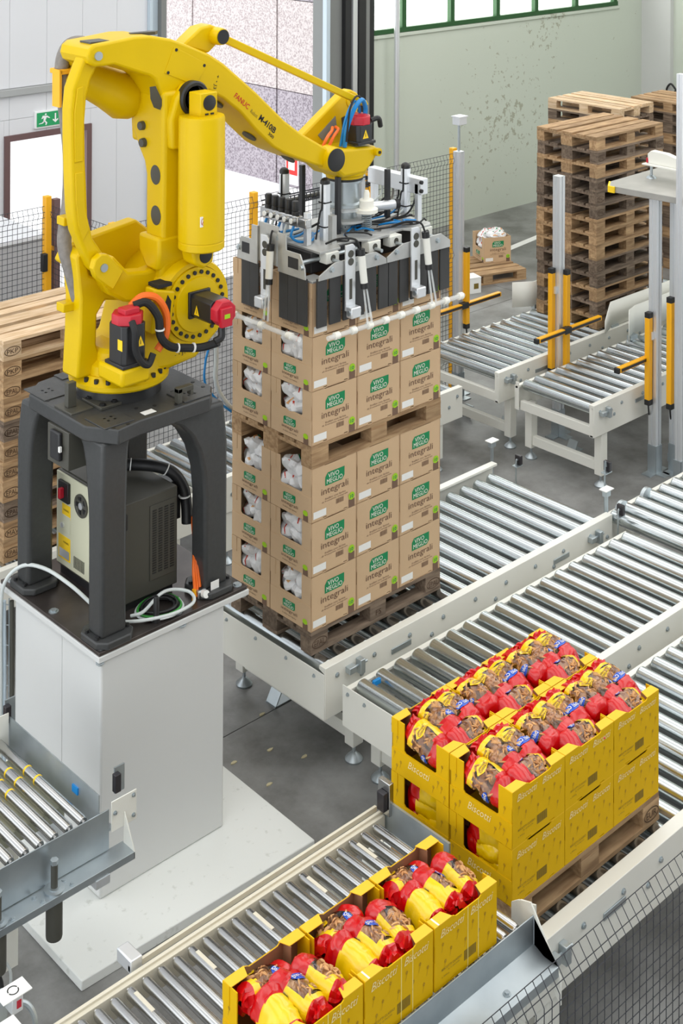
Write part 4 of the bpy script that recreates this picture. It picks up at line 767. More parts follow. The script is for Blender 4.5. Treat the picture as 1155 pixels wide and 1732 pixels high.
# upper arm
arm = [(-1.545, 4.617), (-1.533, 4.659), (-1.498, 4.683), (-1.40, 4.690), (-1.213, 4.706), (-1.108, 4.700), (-.958, 4.668), (-.853, 4.628), (-.673, 4.551), (-.56, 4.482), (-.497, 4.432), (-.297, 4.273), (-.06, 4.064), (.082, 3.962), (.17, 3.913), (.264, 3.86), (.343, 3.815), (.40, 3.75), (.317, 3.70), (.191, 3.742), (-.059, 3.849), (-.159, 3.908), (-.296, 4.028), (-.43, 4.165), (-.559, 4.262), (-.672, 4.325), (-.73, 4.28), (-.80, 4.22), (-.912, 4.215), (-.985, 4.268), (-1.03, 4.327), (-1.071, 4.435), (-1.11, 4.462), (-1.204, 4.495), (-1.361, 4.555), (-1.42, 4.553), (-1.493, 4.555), (-1.529, 4.578)]
ua = ob('upper_arm', prism(BM(), arm, .20, .50), 'yellow', RB_, bevel=.016, seg=3)
ob('rear_pin', cyl(BM(), (-1.474, .2, 4.617), (-1.474, .19, 4.617), .026), 'zinc', ua)
ob('link_slot', box(BM(), -1.50, -1.37, .24, .35, 4.683, 4.693), 'dgrey', ua); ob('top_slot', prism(BM(), [(-1.18, .31), (-1.02, .28), (-.98, .31), (-1.02, .34), (-1.16, .35)], 4.69, 4.709, 'z'), 'dgrey', ua)
cp = ob('cover_plate', prism(BM(), [(-.94, 4.62), (-.69, 4.49), (-.78, 4.37), (-1.01, 4.47)], .196, .20), 'yellow', ua, bevel=.0015)
for x, z in ((-.925, 4.60), (-.715, 4.485), (-.79, 4.39), (-.985, 4.47)): ob('screw', cyl(BM(), (x, .197, z), (x, .193, z), .010, n=10), 'black', cp)
ob('side_window', prism(BM(), [(-1.115, 4.40), (-1.075, 4.40), (-1.02, 4.30), (-1.04, 4.255), (-1.085, 4.275), (-1.11, 4.33)], .196, .2), 'dgrey', ua)
dv = Vector((.665, 0, -.55)).normalized(); up = Vector((.55, 0, .665)).normalized()
def arm_text(s, m, p, w, h, bold=0.0): text(ua, s, m, p, dv * w, up * h, bold=bold)
arm_text('FANUC', 'redink', Vector((-.483, .1985, 4.265)), .145, .034, .02); arm_text('Robot', 'greyink', Vector((-.352, .1985, 4.155)), .07, .024); arm_text('M-410iB', 'blackink', Vector((-.285, .1985, 4.10)), .17, .04, .03); arm_text('300', 'blackink', Vector((-.205, .1985, 3.995)), .055, .02, .02)
text(ua, '+ • J3 • –', 'blackink', (-.62, .1985, 4.42), (-.05, 0, -.14), (.028, 0, -.01))
for x, z in ((-.5, 4.218), (-.23, 3.975), (.10, 3.785)): ob('underside_hole', lathe(BM(), (x, .35, z - .006), (-.62, 0, -.78), [(.05, 0), (.05, .01)], 16), 'dgrey', ua)
# elbow gear housing and rear drive behind the arm
ob('elbow_drive', lathe(BM(), (-1.42, .60, 4.50), (.75, -.1, -.42), [(.09, 0), (.11, .05), (.13, .30), (.15, .42), (.12, .5)], 28), 'yellow', RB_)
ob('rear_cap', lathe(BM(), (-1.36, .66, 4.57), (0, -1, 0), [(.07, 0), (.085, .01), (.085, .12), (.06, .14)], 24), 'yellow', RB_); ob('rear_leg_link', prism(BM(), [(-1.41, 4.60), (-1.38, 4.62), (-1.34, 4.58), (-1.36, 4.2), (-1.38, 3.5), (-1.44, 3.5), (-1.42, 4.2)], .55, .60), 'yellow', RB_, bevel=.01)
ob('cable_sleeve', tube(BM(), [(-1.22, .60, 4.57), (-1.30, .60, 4.63), (-1.40, .60, 4.635), (-1.455, .60, 4.56), (-1.462, .60, 4.44), (-1.445, .60, 4.30), (-1.42, .58, 4.0), (-1.46, .52, 3.75), (-1.53, .46, 3.52), (-1.51, .43, 3.37), (-1.47, .42, 3.22), (-1.45, .40, 3.1)], .042, 12), 'greysleeve', RB_, ang=70)
ob('sleeve_clamp', box(BM(), -1.51, -1.40, .54, .66, 4.47, 4.50), 'yellow2', RB_, bevel=.006); ob('sleeve_strap', box(BM(), -1.515, -1.50, .54, .62, 4.28, 4.50), 'yellow2', RB_)
for z in (3.62, 3.12): ob('sleeve_clamp', box(BM(), -1.57, -1.47, .40, .48, z, z + .05), 'yellow', RB_, bevel=.006)
# levelling link above the arm
ob('top_bracket', prism(BM(), [(-.80, 4.60), (-.66, 4.70), (-.58, 4.712), (-.50, 4.68), (-.485, 4.62), (-.60, 4.535)], .30, .42), 'yellow', RB_, bevel=.015, seg=3); ob('link_boss', lathe(BM(), (-.545, .32, 4.64), (0, -1, 0), [(.055, 0), (.055, .06), (.05, .09), (.043, .092)], 24), 'yellow', RB_); ob('boss_cap', lathe(BM(), (-.545, .227, 4.64), (0, -1, 0), [(.045, 0), (.045, .004)], 24), 'black', RB_)
tl = prism(BM(), [(-.52, 4.665), (.78, 4.075), (.80, 4.045), (.74, 4.045), (-.54, 4.62)], .31, .35); ob('levelling_link', tl, 'yellow', RB_, bevel=.006)
tri = [(.30, 3.86), (.36, 3.90), (.70, 4.115), (.77, 4.135), (.84, 4.10), (.86, 4.03), (.83, 3.96), (.825, 3.80), (.74, 3.76), (.60, 3.78), (.36, 3.80)]
tr = ob('wrist_bracket', prism(BM(), tri, .46, .54), 'yellow', RB_, bevel=.012); ob('bracket_opening', prism(BM(), [(.46, 3.86), (.62, 3.97), (.64, 3.84), (.50, 3.82)], .455, .46), 'midcol', tr)
ob('pivot_ring', lathe(BM(), (.775, .46, 4.06), (0, -1, 0), [(.05, 0), (.05, .006), (.022, .008)], 24), 'yellow', tr); ob('pivot_hole', lathe(BM(), (.775, .452, 4.06), (0, -1, 0), [(.02, 0), (.02, .002)], 16), 'black', tr); ob('slot', prism(BM(), [(.68, 3.95), (.72, 3.96), (.73, 3.9), (.69, 3.88)], .455, .46), 'black', tr)
# wrist and flange head
ob('wrist_boss', lathe(BM(), (.35, .26, 3.757), (0, -1, 0), [(.085, 0), (.085, .05), (.08, .10), (.076, .102)], 32), 'yellow', RB_); ob('wrist_cap', lathe(BM(), (.35, .158, 3.757), (0, -1, 0), [(.076, 0), (.076, .004), (.07, .006)], 32), 'black', RB_)
ob('wrist_head', prism(BM(), [(.30, 3.80), (.44, 3.80), (.80, 3.775), (.83, 3.74), (.80, 3.69), (.75, 3.64), (.70, 3.60), (.50, 3.60), (.40, 3.68), (.32, 3.70)], .24, .56), 'yellow', RB_, bevel=.03, seg=3); ob('head_lug', lathe(BM(), (.80, .24, 3.735), (0, -1, 0), [(.028, 0), (.028, .03), (.012, .032)], 16), 'yellow', RB_); ob('lug_hole', cyl(BM(), (.80, .208, 3.735), (.80, .2, 3.735), .011), 'black', RB_)
ob('flange_neck', lathe(BM(), (.655, .40, 3.61), (0, 0, -1), [(.155, 0), (.15, .02), (.13, .03), (.13, .045)], 32), 'yellow', RB_); ob('flange_ring', lathe(BM(), (.655, .40, 3.568), (0, 0, -1), [(.128, 0), (.128, .02)], 32), 'black', RB_)
m4 = motor(RB_, (.70, .31, 3.80), (0, 0, 1), .13, .15); ob('cap_top', lathe(BM(), (.70, .31, 3.975), (0, 0, 1), [(.06, 0), (.055, .022), (.05, .024)], 20), 'red', m4); warn(m4, (.665, .234, 3.84), (.055, 0, 0), (0, 0, .06)); ob('cable_plug', tube(BM(), [(.77, .26, 3.95), (.82, .24, 3.96), (.85, .25, 3.90)], .018, 8), 'black', m4)
ob('blue_hose', tube(BM(), [(.53, .27, 3.80), (.54, .26, 3.92), (.60, .25, 4.05), (.68, .26, 4.10), (.735, .28, 4.04), (.74, .29, 3.98)], .016, 8), 'blue', RB_); ob('blue_hose', tube(BM(), [(.52, .30, 3.80), (.56, .29, 3.98), (.64, .30, 4.085), (.70, .31, 4.05), (.72, .32, 3.98)], .010, 8), 'blue', RB_)
ob('thin_cable', tube(BM(), [(.52, .24, 3.84), (.55, .24, 4.05), (.63, .26, 4.13), (.72, .29, 4.08), (.75, .3, 3.97)], .007, 6), 'rubber', RB_)
for k in (0, .06): ob('orange_lead', tube(BM(), [(.36 + k, .30, 3.82), (.39 + k, .29, 3.88), (.46 + k, .32, 3.91), (.54 + k * .5, .40, 3.91)], .011, 8), 'orange', RB_)
cable('air_hose', 'white air hose hanging from the robot behind the brown boxes', [(-.62, .60, 2.98), (-.40, .72, 2.80), (-.12, .86, 2.56), (-.09, .86, 2.40), (-.095, .86, 2.24), (-.05, .86, 2.12), (.06, .86, 1.99), (.16, .83, 1.93)], .016, 'whitehose', 'hose') 
cable('blue_hose', 'thin blue air hose hanging beside the white hose behind the robot', [(-.64, .60, 2.95), (-.45, .72, 2.76), (-.16, .86, 2.52), (-.18, .86, 2.38), (-.19, .86, 2.27), (-.16, .86, 2.19), (-.05, .86, 2.06), (.08, .84, 1.95)], .008, 'blue', 'hose')
# ------------------------------------------------------------------ gripper
G = thing('gripper', 'aluminium gripper head with dark slats clamping the top row of brown boxes', 'gripper', (.61, .40, 2.78)); ZP = 3.20
dk = ob('deck_plate', prism(BM(), [(.12, .06), (.30, .06), (.34, .13), (.50, .13), (.55, .06), (.75, .06), (.80, .10), (.92, .10), (.95, .05), (1.14, .05), (1.18, .09), (1.18, .70), (.12, .70)], ZP, ZP + .016, 'z'), 'aluplate', G, bevel=.002)
ob('under_frame', box(BM(), .10, 1.16, .125, .68, ZP - .135, ZP), 'motor', G, bevel=.006)
for x in (.22, .60, .80, 1.10): bk = ob('bearing_block', box(BM(), x - .055, x + .055, .045, .12, ZP - .07, ZP), 'pe', G, bevel=.004); ob('bore', cyl(BM(), (x, .0455, ZP - .035), (x, .043, ZP - .035), .021), 'dgrey', bk)
for x in (.22, .60, .80, 1.10): ob('slide_rod', cyl(BM(), (x, -.02, ZP - .05), (x, .60, ZP - .05), .012), 'zinc', G)
for y in (.12, .42, .62): ob('slide_rod', cyl(BM(), (-.02, y, ZP - .045), (.5, y, ZP - .045), .014), 'zinc', G)
# near side clamp (faces -y) : two peaked plates and a row of slats
for pts in ([(.015, 3.075), (.02, 3.105), (.13, 3.155), (.16, 3.165), (.50, 3.165), (.53, 3.16), (.615, 3.105), (.62, 3.07)], [(.624, 3.07), (.626, 3.105), (.71, 3.145), (.78, 3.168), (1.15, 3.168), (1.24, 3.108), (1.242, 3.06)]):
    p = ob('clamp_plate', prism(BM(), pts, -.045, -.035), 'aluplate', G, bevel=.001); cx = sum(q[0] for q in pts) / len(pts)
    for dx in (-.20, .0, .20): ob('hex_bolt', lathe(BM(), (cx + dx, -.045, 3.128), (0, -1, 0), [(.02, 0), (.02, .004), (.015, .005), (.015, .016)], 6), 'zinc', p)
for xa, xb in ((.012, .095), (.12, .215), (.24, .325), (.345, .425), (.45, .535), (.56, .645), (.652, .735), (.757, .84), (.865, .925), (.955, 1.02), (1.03, 1.13), (1.152, 1.243)):
    ob('slat', box(BM(), xa, xb, -.034, -.022, 2.775, 3.085), 'slat', G, smooth=False)
# left side clamp (faces -x)
for ya, yb in ((.018, .283), (.49, .70)):
    s_ = 1 if ya < .3 else -1
    def Y(f): return ya + (yb - ya) * f if s_ > 0 else yb - (yb - ya) * f
    out = [(Y(0), 3.08), (Y(.03), 3.15), (Y(.2), 3.232), (Y(.70), 3.232), (Y(.72), 3.33), (Y(1.0), 3.33), (Y(1.0), 3.08)]
    p = ob('clamp_plate', prism(BM(), out, -.045, -.035, 'x'), 'aluplate', G, bevel=.001)
    ob('plate_opening', prism(BM(), [(Y(.25), 3.13), (Y(.25), 3.20), (Y(.62), 3.20), (Y(.62), 3.13)], -.0465, -.0455, 'x'), 'motor', p); ob('hex_bolt', lathe(BM(), (-.045, Y(.12), 3.155), (-1, 0, 0), [(.02, 0), (.02, .004), (.015, .005), (.015, .016)], 6), 'zinc', p)
sm2 = mesh_of('slat', box(BM(), -.012, 0, -.043, .043, 0, .30), M['slat'], smooth=False)
for y in (.062, .152, .240, .535, .622): ob('slat', sm2, None, G, loc=Vector((-.022, y, 2.783)) - WL[G.name])
ob('rear_plate', box(BM(), -.03, -.02, .30, .50, 3.10, 3.36), 'aluplate', G, bevel=.002); ob('tie_bolt', lathe(BM(), (-.03, .29, 3.29), (-1, 0, 0), [(.02, 0), (.02, .004), (.015, .005), (.015, .016)], 6), 'zinc', G)
# hinged fork arms with air cylinders, clear bars and white rollers
def fork(org, u, n):
    """u runs along the clamp, n points out of it"""
    o = Vector(org); u = Vector(u); n = Vector(n); Zv = Vector((0, 0, 1))
    def P(a, b, c): return o + u * a + n * b + Zv * c
    bm = loft(BM(), [[P(a, b, c) for a, c in ((-.042, .0), (.042, .0), (.042, .40), (.02, .42), (-.042, .42))] for b in (0, .014)])
    f = ob('fork_arm', bm, 'alu', G, bevel=.002)
    ob('arm_slot', loft(BM(), [[P(a, b, c) for a, c in ((-.012, .07), (.012, .07), (.012, .20), (-.012, .20))] for b in (.0145, .0155)]), 'dgrey', f)
    for c in (.36, .31): ob('pivot_bore', lathe(BM(), P(0, .014, c), n, [(.024, 0), (.024, .003), (.014, .0035)], 16), 'dgrey', f)
    ob('fork_clevis', loft(BM(), [[P(a, b, c) for a, c in ((-.042, -.04), (.042, -.04), (.042, .03), (-.042, .03))] for b in (.014, .07)]), 'alu', f, bevel=.008); ob('clevis_pin', cyl(BM(), P(-.05, .045, -.005), P(.05, .045, -.005), .016), 'zinc', f)
    cy = ob('air_cylinder', tube(BM(), [P(.075, .03, .37), P(.085, .05, .16)], .024, 14, smooth=False), 'pe', f); ob('cylinder_head', tube(BM(), [P(.074, .028, .38), P(.076, .032, .34)], .027, 12, smooth=False), 'black', cy); ob('cylinder_foot', tube(BM(), [P(.085, .05, .165), P(.087, .054, .13)], .026, 12, smooth=False), 'black', cy)
    for d in (-.012, .012): ob('clear_finger', loft(BM(), [[P(.087 + d - .006, .054, .13), P(.087 + d + .006, .054, .13), P(.087 + d + .006, .06, .13), P(.087 + d - .006, .06, .13)], [P(.10 + d * 1.6 - .008, .085, -.09), P(.10 + d * 1.6 + .008, .085, -.09), P(.10 + d * 1.6 + .008, .091, -.09), P(.10 + d * 1.6 - .008, .091, -.09)]]), 'clear', cy)
    ob('cylinder_hose', tube(BM(), [P(.07, .03, .38), P(.05, .0, .44), P(-.02, -.08, .44), P(-.06, -.16, .40)], .007, 6), 'rubber', cy)
    return f
fork((.27, -.055, 2.845), (1, 0, 0), (0, -1, 0)); fork((.875, -.055, 2.845), (1, 0, 0), (0, -1, 0)); fork((-.055, .385, 2.875), (0, -1, 0), (-1, 0, 0))
sp = mesh_of('roller', lathe(BM(), (-.028, 0, 0), (1, 0, 0), [(.017, 0), (.024, .004), (.024, .042), (.017, .046)], 18), M['spool']); sp2 = mesh_of('roller', lathe(BM(), (0, -.028, 0), (0, 1, 0), [(.017, 0), (.024, .004), (.024, .042), (.017, .046)], 18), M['spool'])
rb1 = ob('roller_bar', cyl(BM(), (.02, -.125, 2.735), (1.29, -.125, 2.735), .016), 'clear', G)
for i in range(9): ob('roller', sp, None, rb1, loc=Vector((.10 + i * .145, -.125, 2.735)) - WL[rb1.name])
rb2 = ob('roller_bar', cyl(BM(), (-.125, -.02, 2.735), (-.125, .80, 2.735), .016), 'clear', G)
for i in range(3): ob('roller', sp2, None, rb2, loc=Vector((-.125, .08 + i * .27, 2.735)) - WL[rb2.name])
# standing on the deck
def air_cyl(x, y, h, r=.03):
    c = ob('lift_cylinder', prism(BM(), [(x + r * a, y + r * b) for a, b in ((-1, -.6), (-.6, -1), (.6, -1), (1, -.6), (1, .6), (.6, 1), (-.6, 1), (-1, .6))], ZP + .016, ZP + h, 'z'), 'alu', G)
    ob('cap', lathe(BM(), (x, y, ZP + h), (0, 0, 1), [(r * 1.08, 0), (r * 1.08, .02), (r * .8, .032), (r * .3, .04)], 16), 'black', c)
    for q in (.10, .26): ob('clip', prism(BM(), [(x + r * 1.06 * a, y + r * 1.06 * b) for a, b in ((-1, -1), (1, -1), (1, 1), (-1, 1))], ZP + q, ZP + q + .008, 'z'), 'rubber', c)
    ob('sensor_cable', tube(BM(), [(x - r - .004, y - r * .4, ZP + h), (x - r - .008, y - r * .4, ZP + h * .6), (x - r - .02, y - r * .2, ZP + .2), (x - r - .05, y, ZP + .03)], .006, 6), 'rubber', c)
air_cyl(.345, .26, .385); air_cyl(1.13, .28, .365); air_cyl(.30, .62, .40); air_cyl(1.02, .62, .36)
for x, y, h in ((.50, .30, .40), (.98, .31, .375), (.50, .66, .42), (.86, .64, .33)):
    ob('guide_rod', box(BM(), x - .016, x + .016, y - .016, y + .016, ZP + .016, ZP + h), 'motor', G, bevel=.002)
# mounting cone and rotary plates under the robot flange
ob('mounting_cone', lathe(BM(), (.655, .40, 3.548), (0, 0, -1), [(.125, 0), (.125, .014), (.098, .02), (.105, .15), (.13, .16), (.13, .178)], 28), 'zinc', G)
ob('swivel_plate', lathe(BM(), (.655, .40, 3.37), (0, 0, -1), [(.15, 0), (.155, .005), (.155, .018), (.15, .022)], 32), 'clear', G); ob('support_tube', cyl(BM(), (.655, .40, 3.348), (.655, .40, ZP + .016), .085), 'zinc', G)
ob('lower_disc', lathe(BM(), (.655, .40, 3.29), (0, 0, -1), [(.17, 0), (.17, .016)], 32), 'aluplate', G)
sx, sy = .71, .24
ob('buffer_disc', lathe(BM(), (sx, sy, 3.335), (0, 0, 1), [(.06, 0), (.078, .004), (.078, .028), (.05, .032), (.05, .085), (.045, .09), (.022, .092), (.022, .13), (.014, .15)], 28), 'spool', G)
hel = [(sx + .033 * math.cos(i * .7854), sy + .033 * math.sin(i * .7854), ZP + .03 + i * .0017) for i in range(64)]; ob('coil_spring', tube(BM(), hel, .0045, 6, smooth=False), 'zinc', G); ob('spring_core', cyl(BM(), (sx, sy, ZP + .016), (sx, sy, 3.335), .017), 'steel2', G); ob('spring_seat', lathe(BM(), (sx, sy, ZP + .016), (0, 0, 1), [(.045, 0), (.045, .012), (.03, .014)]), 'zinc', G)
ob('side_cylinder', cyl(BM(), (.83, .34, 3.33), (1.02, .28, 3.33), .033), 'alu', G); ob('side_cylinder_cap', cyl(BM(), (1.02, .28, 3.33), (1.05, .27, 3.33), .036), 'black', G)
# row of pressure regulators
ob('manifold', loft(BM(), [[(.12, .66, 3.33), (.17, .66, 3.33), (.17, .66, 3.40), (.12, .66, 3.40)], [(.12, .28, 3.33), (.17, .28, 3.33), (.17, .28, 3.40), (.12, .28, 3.40)]]), 'steel2', G, bevel=.006)
for i in range(5):
    y = .60 - i * .068; k = ob('regulator', lathe(BM(), (.145, y, 3.40), (0, 0, 1), [(.026, 0), (.026, .02), (.022, .024), (.024, .03), (.024, .085), (.02, .092)], 16), 'black', G); ob('gauge', lathe(BM(), (.12, y, 3.365), (-1, 0, 0), [(.022, 0), (.022, .014), (.018, .016)], 16), 'steel2', k); ob('gauge_face', lathe(BM(), (.104, y, 3.365), (-1, 0, 0), [(.017, 0), (.017, .001)], 16), 'sticker', k)
    ob('air_hose', tube(BM(), [(.13, y, 3.33), (.10, y - .01, 3.27), (.14, y - .05, 3.235), (.24, y - .06, 3.232), (.33, y * .5 + .2, 3.24)], .009, 8), 'blue' if i % 2 == 0 else 'whitehose', G)
ob('manifold_stand', box(BM(), .15, .19, .22, .255, ZP + .016, 3.43), 'alu', G, bevel=.003); ob('manifold_stand', box(BM(), .14, .17, .62, .65, ZP + .016, 3.34), 'alu', G); ob('valve_end', box(BM(), .12, .17, .20, .275, 3.335, 3.395), 'steel2', G, bevel=.006)
ob('deck_bracket', box(BM(), .30, .34, .14, .18, ZP + .016, 3.40), 'aluplate', G)
# rear valve box
vb = ob('valve_box', box(BM(), 1.13, 1.20, .08 + .05, .66, 3.40, 3.51), 'alu', G, bevel=.004)
for y in (.135, .66):
    for z in (3.43, 3.49): ob('box_knob', lathe(BM(), (1.13, y + (.01 if y > .4 else -.0), z), (0, 1 if y > .4 else -1, 0), [(.014, 0), (.014, .016), (.008, .018)], 12), 'black', vb)
ob('box_post', box(BM(), 1.13, 1.17, .16, .19, ZP + .016, 3.47), 'alu', G); ob('box_post', box(BM(), 1.14, 1.18, .60, .64, ZP + .016, 3.40), 'alu', G)
for i in range(7): ob('valve_hose', tube(BM(), [(1.15, .20 + i * .055, 3.40), (1.13, .20 + i * .055, 3.33), (1.08 - .02 * i, .24 + i * .05, 3.25), (.90, .30 + i * .03, 3.235), (.6 + .03 * i, .34, 3.235)], .007, 6), ['rubber', 'whitehose', 'blue', 'rubber', 'greysleeve', 'rubber', 'whitehose'][i], G)
rq = random.Random(4)
for i in range(16):
    x, y = rq.uniform(.2, .9), rq.uniform(.14, .5); pts = [(x, y, ZP + .024)]
    for k in range(4): x = min(1.14, max(.16, x + rq.uniform(-.02, .16))); y = min(.64, max(.09, y + rq.uniform(-.10, .10))); pts.append((x, y, ZP + .024 + rq.uniform(0, .03)))
    ob('hose', tube(BM(), pts, rq.choice((.006, .008)), 6), rq.choice(('rubber', 'rubber', 'rubber', 'greysleeve', 'blue', 'whitehose')), G)
ob('corner_plate', box(BM(), -.0, .12, -.0, .12, 3.052, 3.066), 'aluplate', G, bevel=.002)
# ------------------------------------------------------------------ bags
def white_bag(seed):
    """crumpled white foil bag, origin at its middle"""
    rs = random.Random(seed); bm = BM(); nu, nv = 12, 14; off = Vector((rs.random() * 50, rs.random() * 50, 0)); L, W, H = .19, .15, .11; rings = []
    for i in range(nu + 1):
        t = i / nu; s = min(1, (math.sin(math.pi * min(1, max(0, t))) ** .55) + .02); row = []
        for j in range(nv):
            a = 2 * math.pi * j / nv; p = Vector(((t - .5) * L, math.cos(a) * W / 2 * (.55 + .45 * s), math.sin(a) * H / 2 * s))
            n = noise.noise(p * 22 + off); p += Vector((0, math.cos(a), math.sin(a))) * n * .028 * s + Vector((noise.noise(p * 30 - off) * .012, 0, 0)); row.append(bm.verts.new(p))
        rings.append(row)
    for a, b in zip(rings, rings[1:]): skin(bm, a, b)
    bm.faces.new(rings[0][::-1]); bm.faces.new(rings[-1])
    me = mesh_of('biscuit_bag', bm, M['whitebag'], ang=28)
    o = bpy.data.objects.new('biscuit_bag', me); C.objects.link(o); tag(o, 'white bag', 'bag')
    def strip(t0, t1, a0, a1, m, nm):
        b = BM(); g = []
        for i in range(5):
            t = t0 + (t1 - t0) * i / 4; s = math.sin(math.pi * t) ** .55; row = []
            for j in range(5):
                a = a0 + (a1 - a0) * j / 4; p = Vector(((t - .5) * L, math.cos(a) * W / 2 * (.55 + .45 * s), math.sin(a) * H / 2 * s))
                n = noise.noise(p * 22 + off); p += Vector((0, math.cos(a), math.sin(a))) * (n * .028 * s + .0035) + Vector((noise.noise(p * 30 - off) * .012, 0, 0)); row.append(b.verts.new(p))
            g.append(row)
        for r0, r1 in zip(g, g[1:]):
            for j in range(4): b.faces.new((r0[j], r0[j + 1], r1[j + 1], r1[j]))
        ob(nm, b, m, o, loc=(0, 0, 0))
    strip(.68, .73, .3, 2.6, 'redink', 'red_stripe'); strip(.42, .54, 1.35, 1.75, 'green', 'green_emblem'); strip(.1, .2, .8, 2.2, 'biscuit', 'brown_print')
    return o
def red_bag(seed):
    """pillow bag of biscuits: red ends, yellow collar and back, clear window; origin at its middle, window up, length along x"""
    rs = random.Random(seed); off = Vector((rs.random() * 60, rs.random() * 60, rs.random() * 9)); L, W, H = .265, .132, .10; nu, nv = 26, 28
    def S(t, a, lift=0.0):
        e = 2 * t - 1; s = max(0.0, 1 - abs(e) ** (3.2 if e < 0 else 7)) ** .6; fan = .55 + .45 * s if e < 0 else .45 + .55 * s
        if t < .13: fan = .62 + .25 * (1 - t / .13)
        ca, sa = math.cos(a), math.sin(a); q = .8
        p = Vector((e * L / 2, math.copysign(abs(ca) ** q, ca) * W / 2 * fan, math.copysign(abs(sa) ** q, sa) * H / 2 * (s * .97 + .03)))
        k = 26 if t < .18 or t > .7 else 13
        n = noise.noise(p * k + off) * (.017 if t < .18 else .011) + math.sin(a * 9 + off.x) * (.006 if t < .16 else 0) + abs(noise.noise(Vector((t * 9, a * 1.2, 0)) + off)) * .010
        return p + Vector((noise.noise(p * 18 - off) * .006, ca, sa).copy() if False else (noise.noise(p * 18 - off) * .006, ca * (n + lift), sa * (n + lift)))
    r = thing('biscuit_bag', 'red bag', 'bag')
    def region(t, a):
        if t < .20: return 'red_crimp'
        top = math.sin(a)
        edge = .25 + .05 * abs(math.cos(a)) ** 2
        if t > .69 - .05 * math.cos(a): return 'red_film'
        if t < edge + .03: return 'yellow_collar'
        return 'clear_window' if a > .5 and a < 3.1 else 'yellow_back'
    bms = {}
    vs = {}
    for i in range(nu):
        for j in range(nv):
            t = (i + .5) / nu; a = 2 * math.pi * (j + .5) / nv; k = region(t, a); bm, cache = bms.setdefault(k, (BM(), {}))
            q = []
            for ii, jj in ((i, j), (i, j + 1), (i + 1, j + 1), (i + 1, j)):
                key = (ii, jj % nv)
                if key not in cache: cache[key] = bm.verts.new(S(ii / nu, 2 * math.pi * jj / nv))
                q.append(cache[key])
            bm.faces.new(q)
    mm = {'red_film': 'redfilm', 'red_crimp': 'redfilm', 'yellow_collar': 'yfilm', 'clear_window': 'film', 'yellow_back': 'yfilm'}
    for k, (bm, _) in bms.items(): ob(k, bm, mm[k], r, loc=(0, 0, 0), ang=30)
    # biscuits seen through the window
    bm = BM()
    for i in range(30):
        t = rs.uniform(.28, .68); a = rs.uniform(.4, 2.9); p = S(t, a); p = Vector((p.x, p.y * .72, p.z * .72)); d = Vector((rs.uniform(-1, 1), rs.uniform(-1, 1), rs.uniform(.1, 1)))
        lathe(bm, p, d, [(.014, -.005), (.021, -.002), (.021, .002), (.014, .0055)], 10)
    box(bm, -.055, .045, -.04, .04, -.028, .008)
    ob('biscuits', bm, 'biscuit', r, loc=(0, 0, 0), kind='stuff')
    # blue brand label with lettering and the yellow name plaque
    def patch(fn, nm, m, n=14, lift=.0022):
        b = BM(); c = b.verts.new(S(*fn(0, 0), lift)); prev = None; rows = []
        for q in (.5, 1.0): rows.append([b.verts.new(S(*fn(q * math.cos(2 * math.pi * i / n), q * math.sin(2 * math.pi * i / n)), lift)) for i in range(n)])
        for i in range(n): b.faces.new((c, rows[0][i], rows[0][(i + 1) % n]))
        skin(b, rows[0], rows[1]); return ob(nm, b, m, r, loc=(0, 0, 0))
    A0 = (1.5, 2.75, 2.6, .75)[seed]
    lab = patch(lambda x, y: (.63 + x * .075, A0 + y * .6), 'brand_label', 'bluelabel')
    B0 = (1.9, 2.7, 1.0, 2.5)[seed]
    pl = patch(lambda x, y: (.37 + x * .085 * (1 + .25 * math.sin(3 * math.atan2(y, x + 1e-6))), B0 + y * .6), 'name_plaque', 'yfilm', 20)
    def curved(parent, s, m, t0, dt, a0, da):
        me = text_mesh(s, m, .2, .01).copy()
        for v in me.vertices: q = S(t0 - v.co.y * dt, a0 + v.co.x * da, .0042); v.co = q
        me.name = 'lettering'; o = bpy.data.objects.new('lettering', me); C.objects.link(o); o.parent = parent
    curved(lab, 'Dolci Così', 'whiteink', .665, .075, A0 - .5, 1.0); curved(pl, 'Biscotti', 'brownink', .365, .035, B0 - .4, .8); curved(pl, 'CLASSICI', 'brownink', .425, .042, B0 - .45, .9)
    return r
WB = [white_bag(k) for k in range(4)]; RB = [red_bag(k) for k in range(4)]
_first = set()
def put(protos, i, loc, rot, label, group):
    o = protos[i % len(protos)]
    if o.name not in _first: _first.add(o.name); o.location = loc; o.rotation_euler = rot; o['label'] = label
    else: o = dup(o, loc, rot, label)
    o['group'] = group; return o
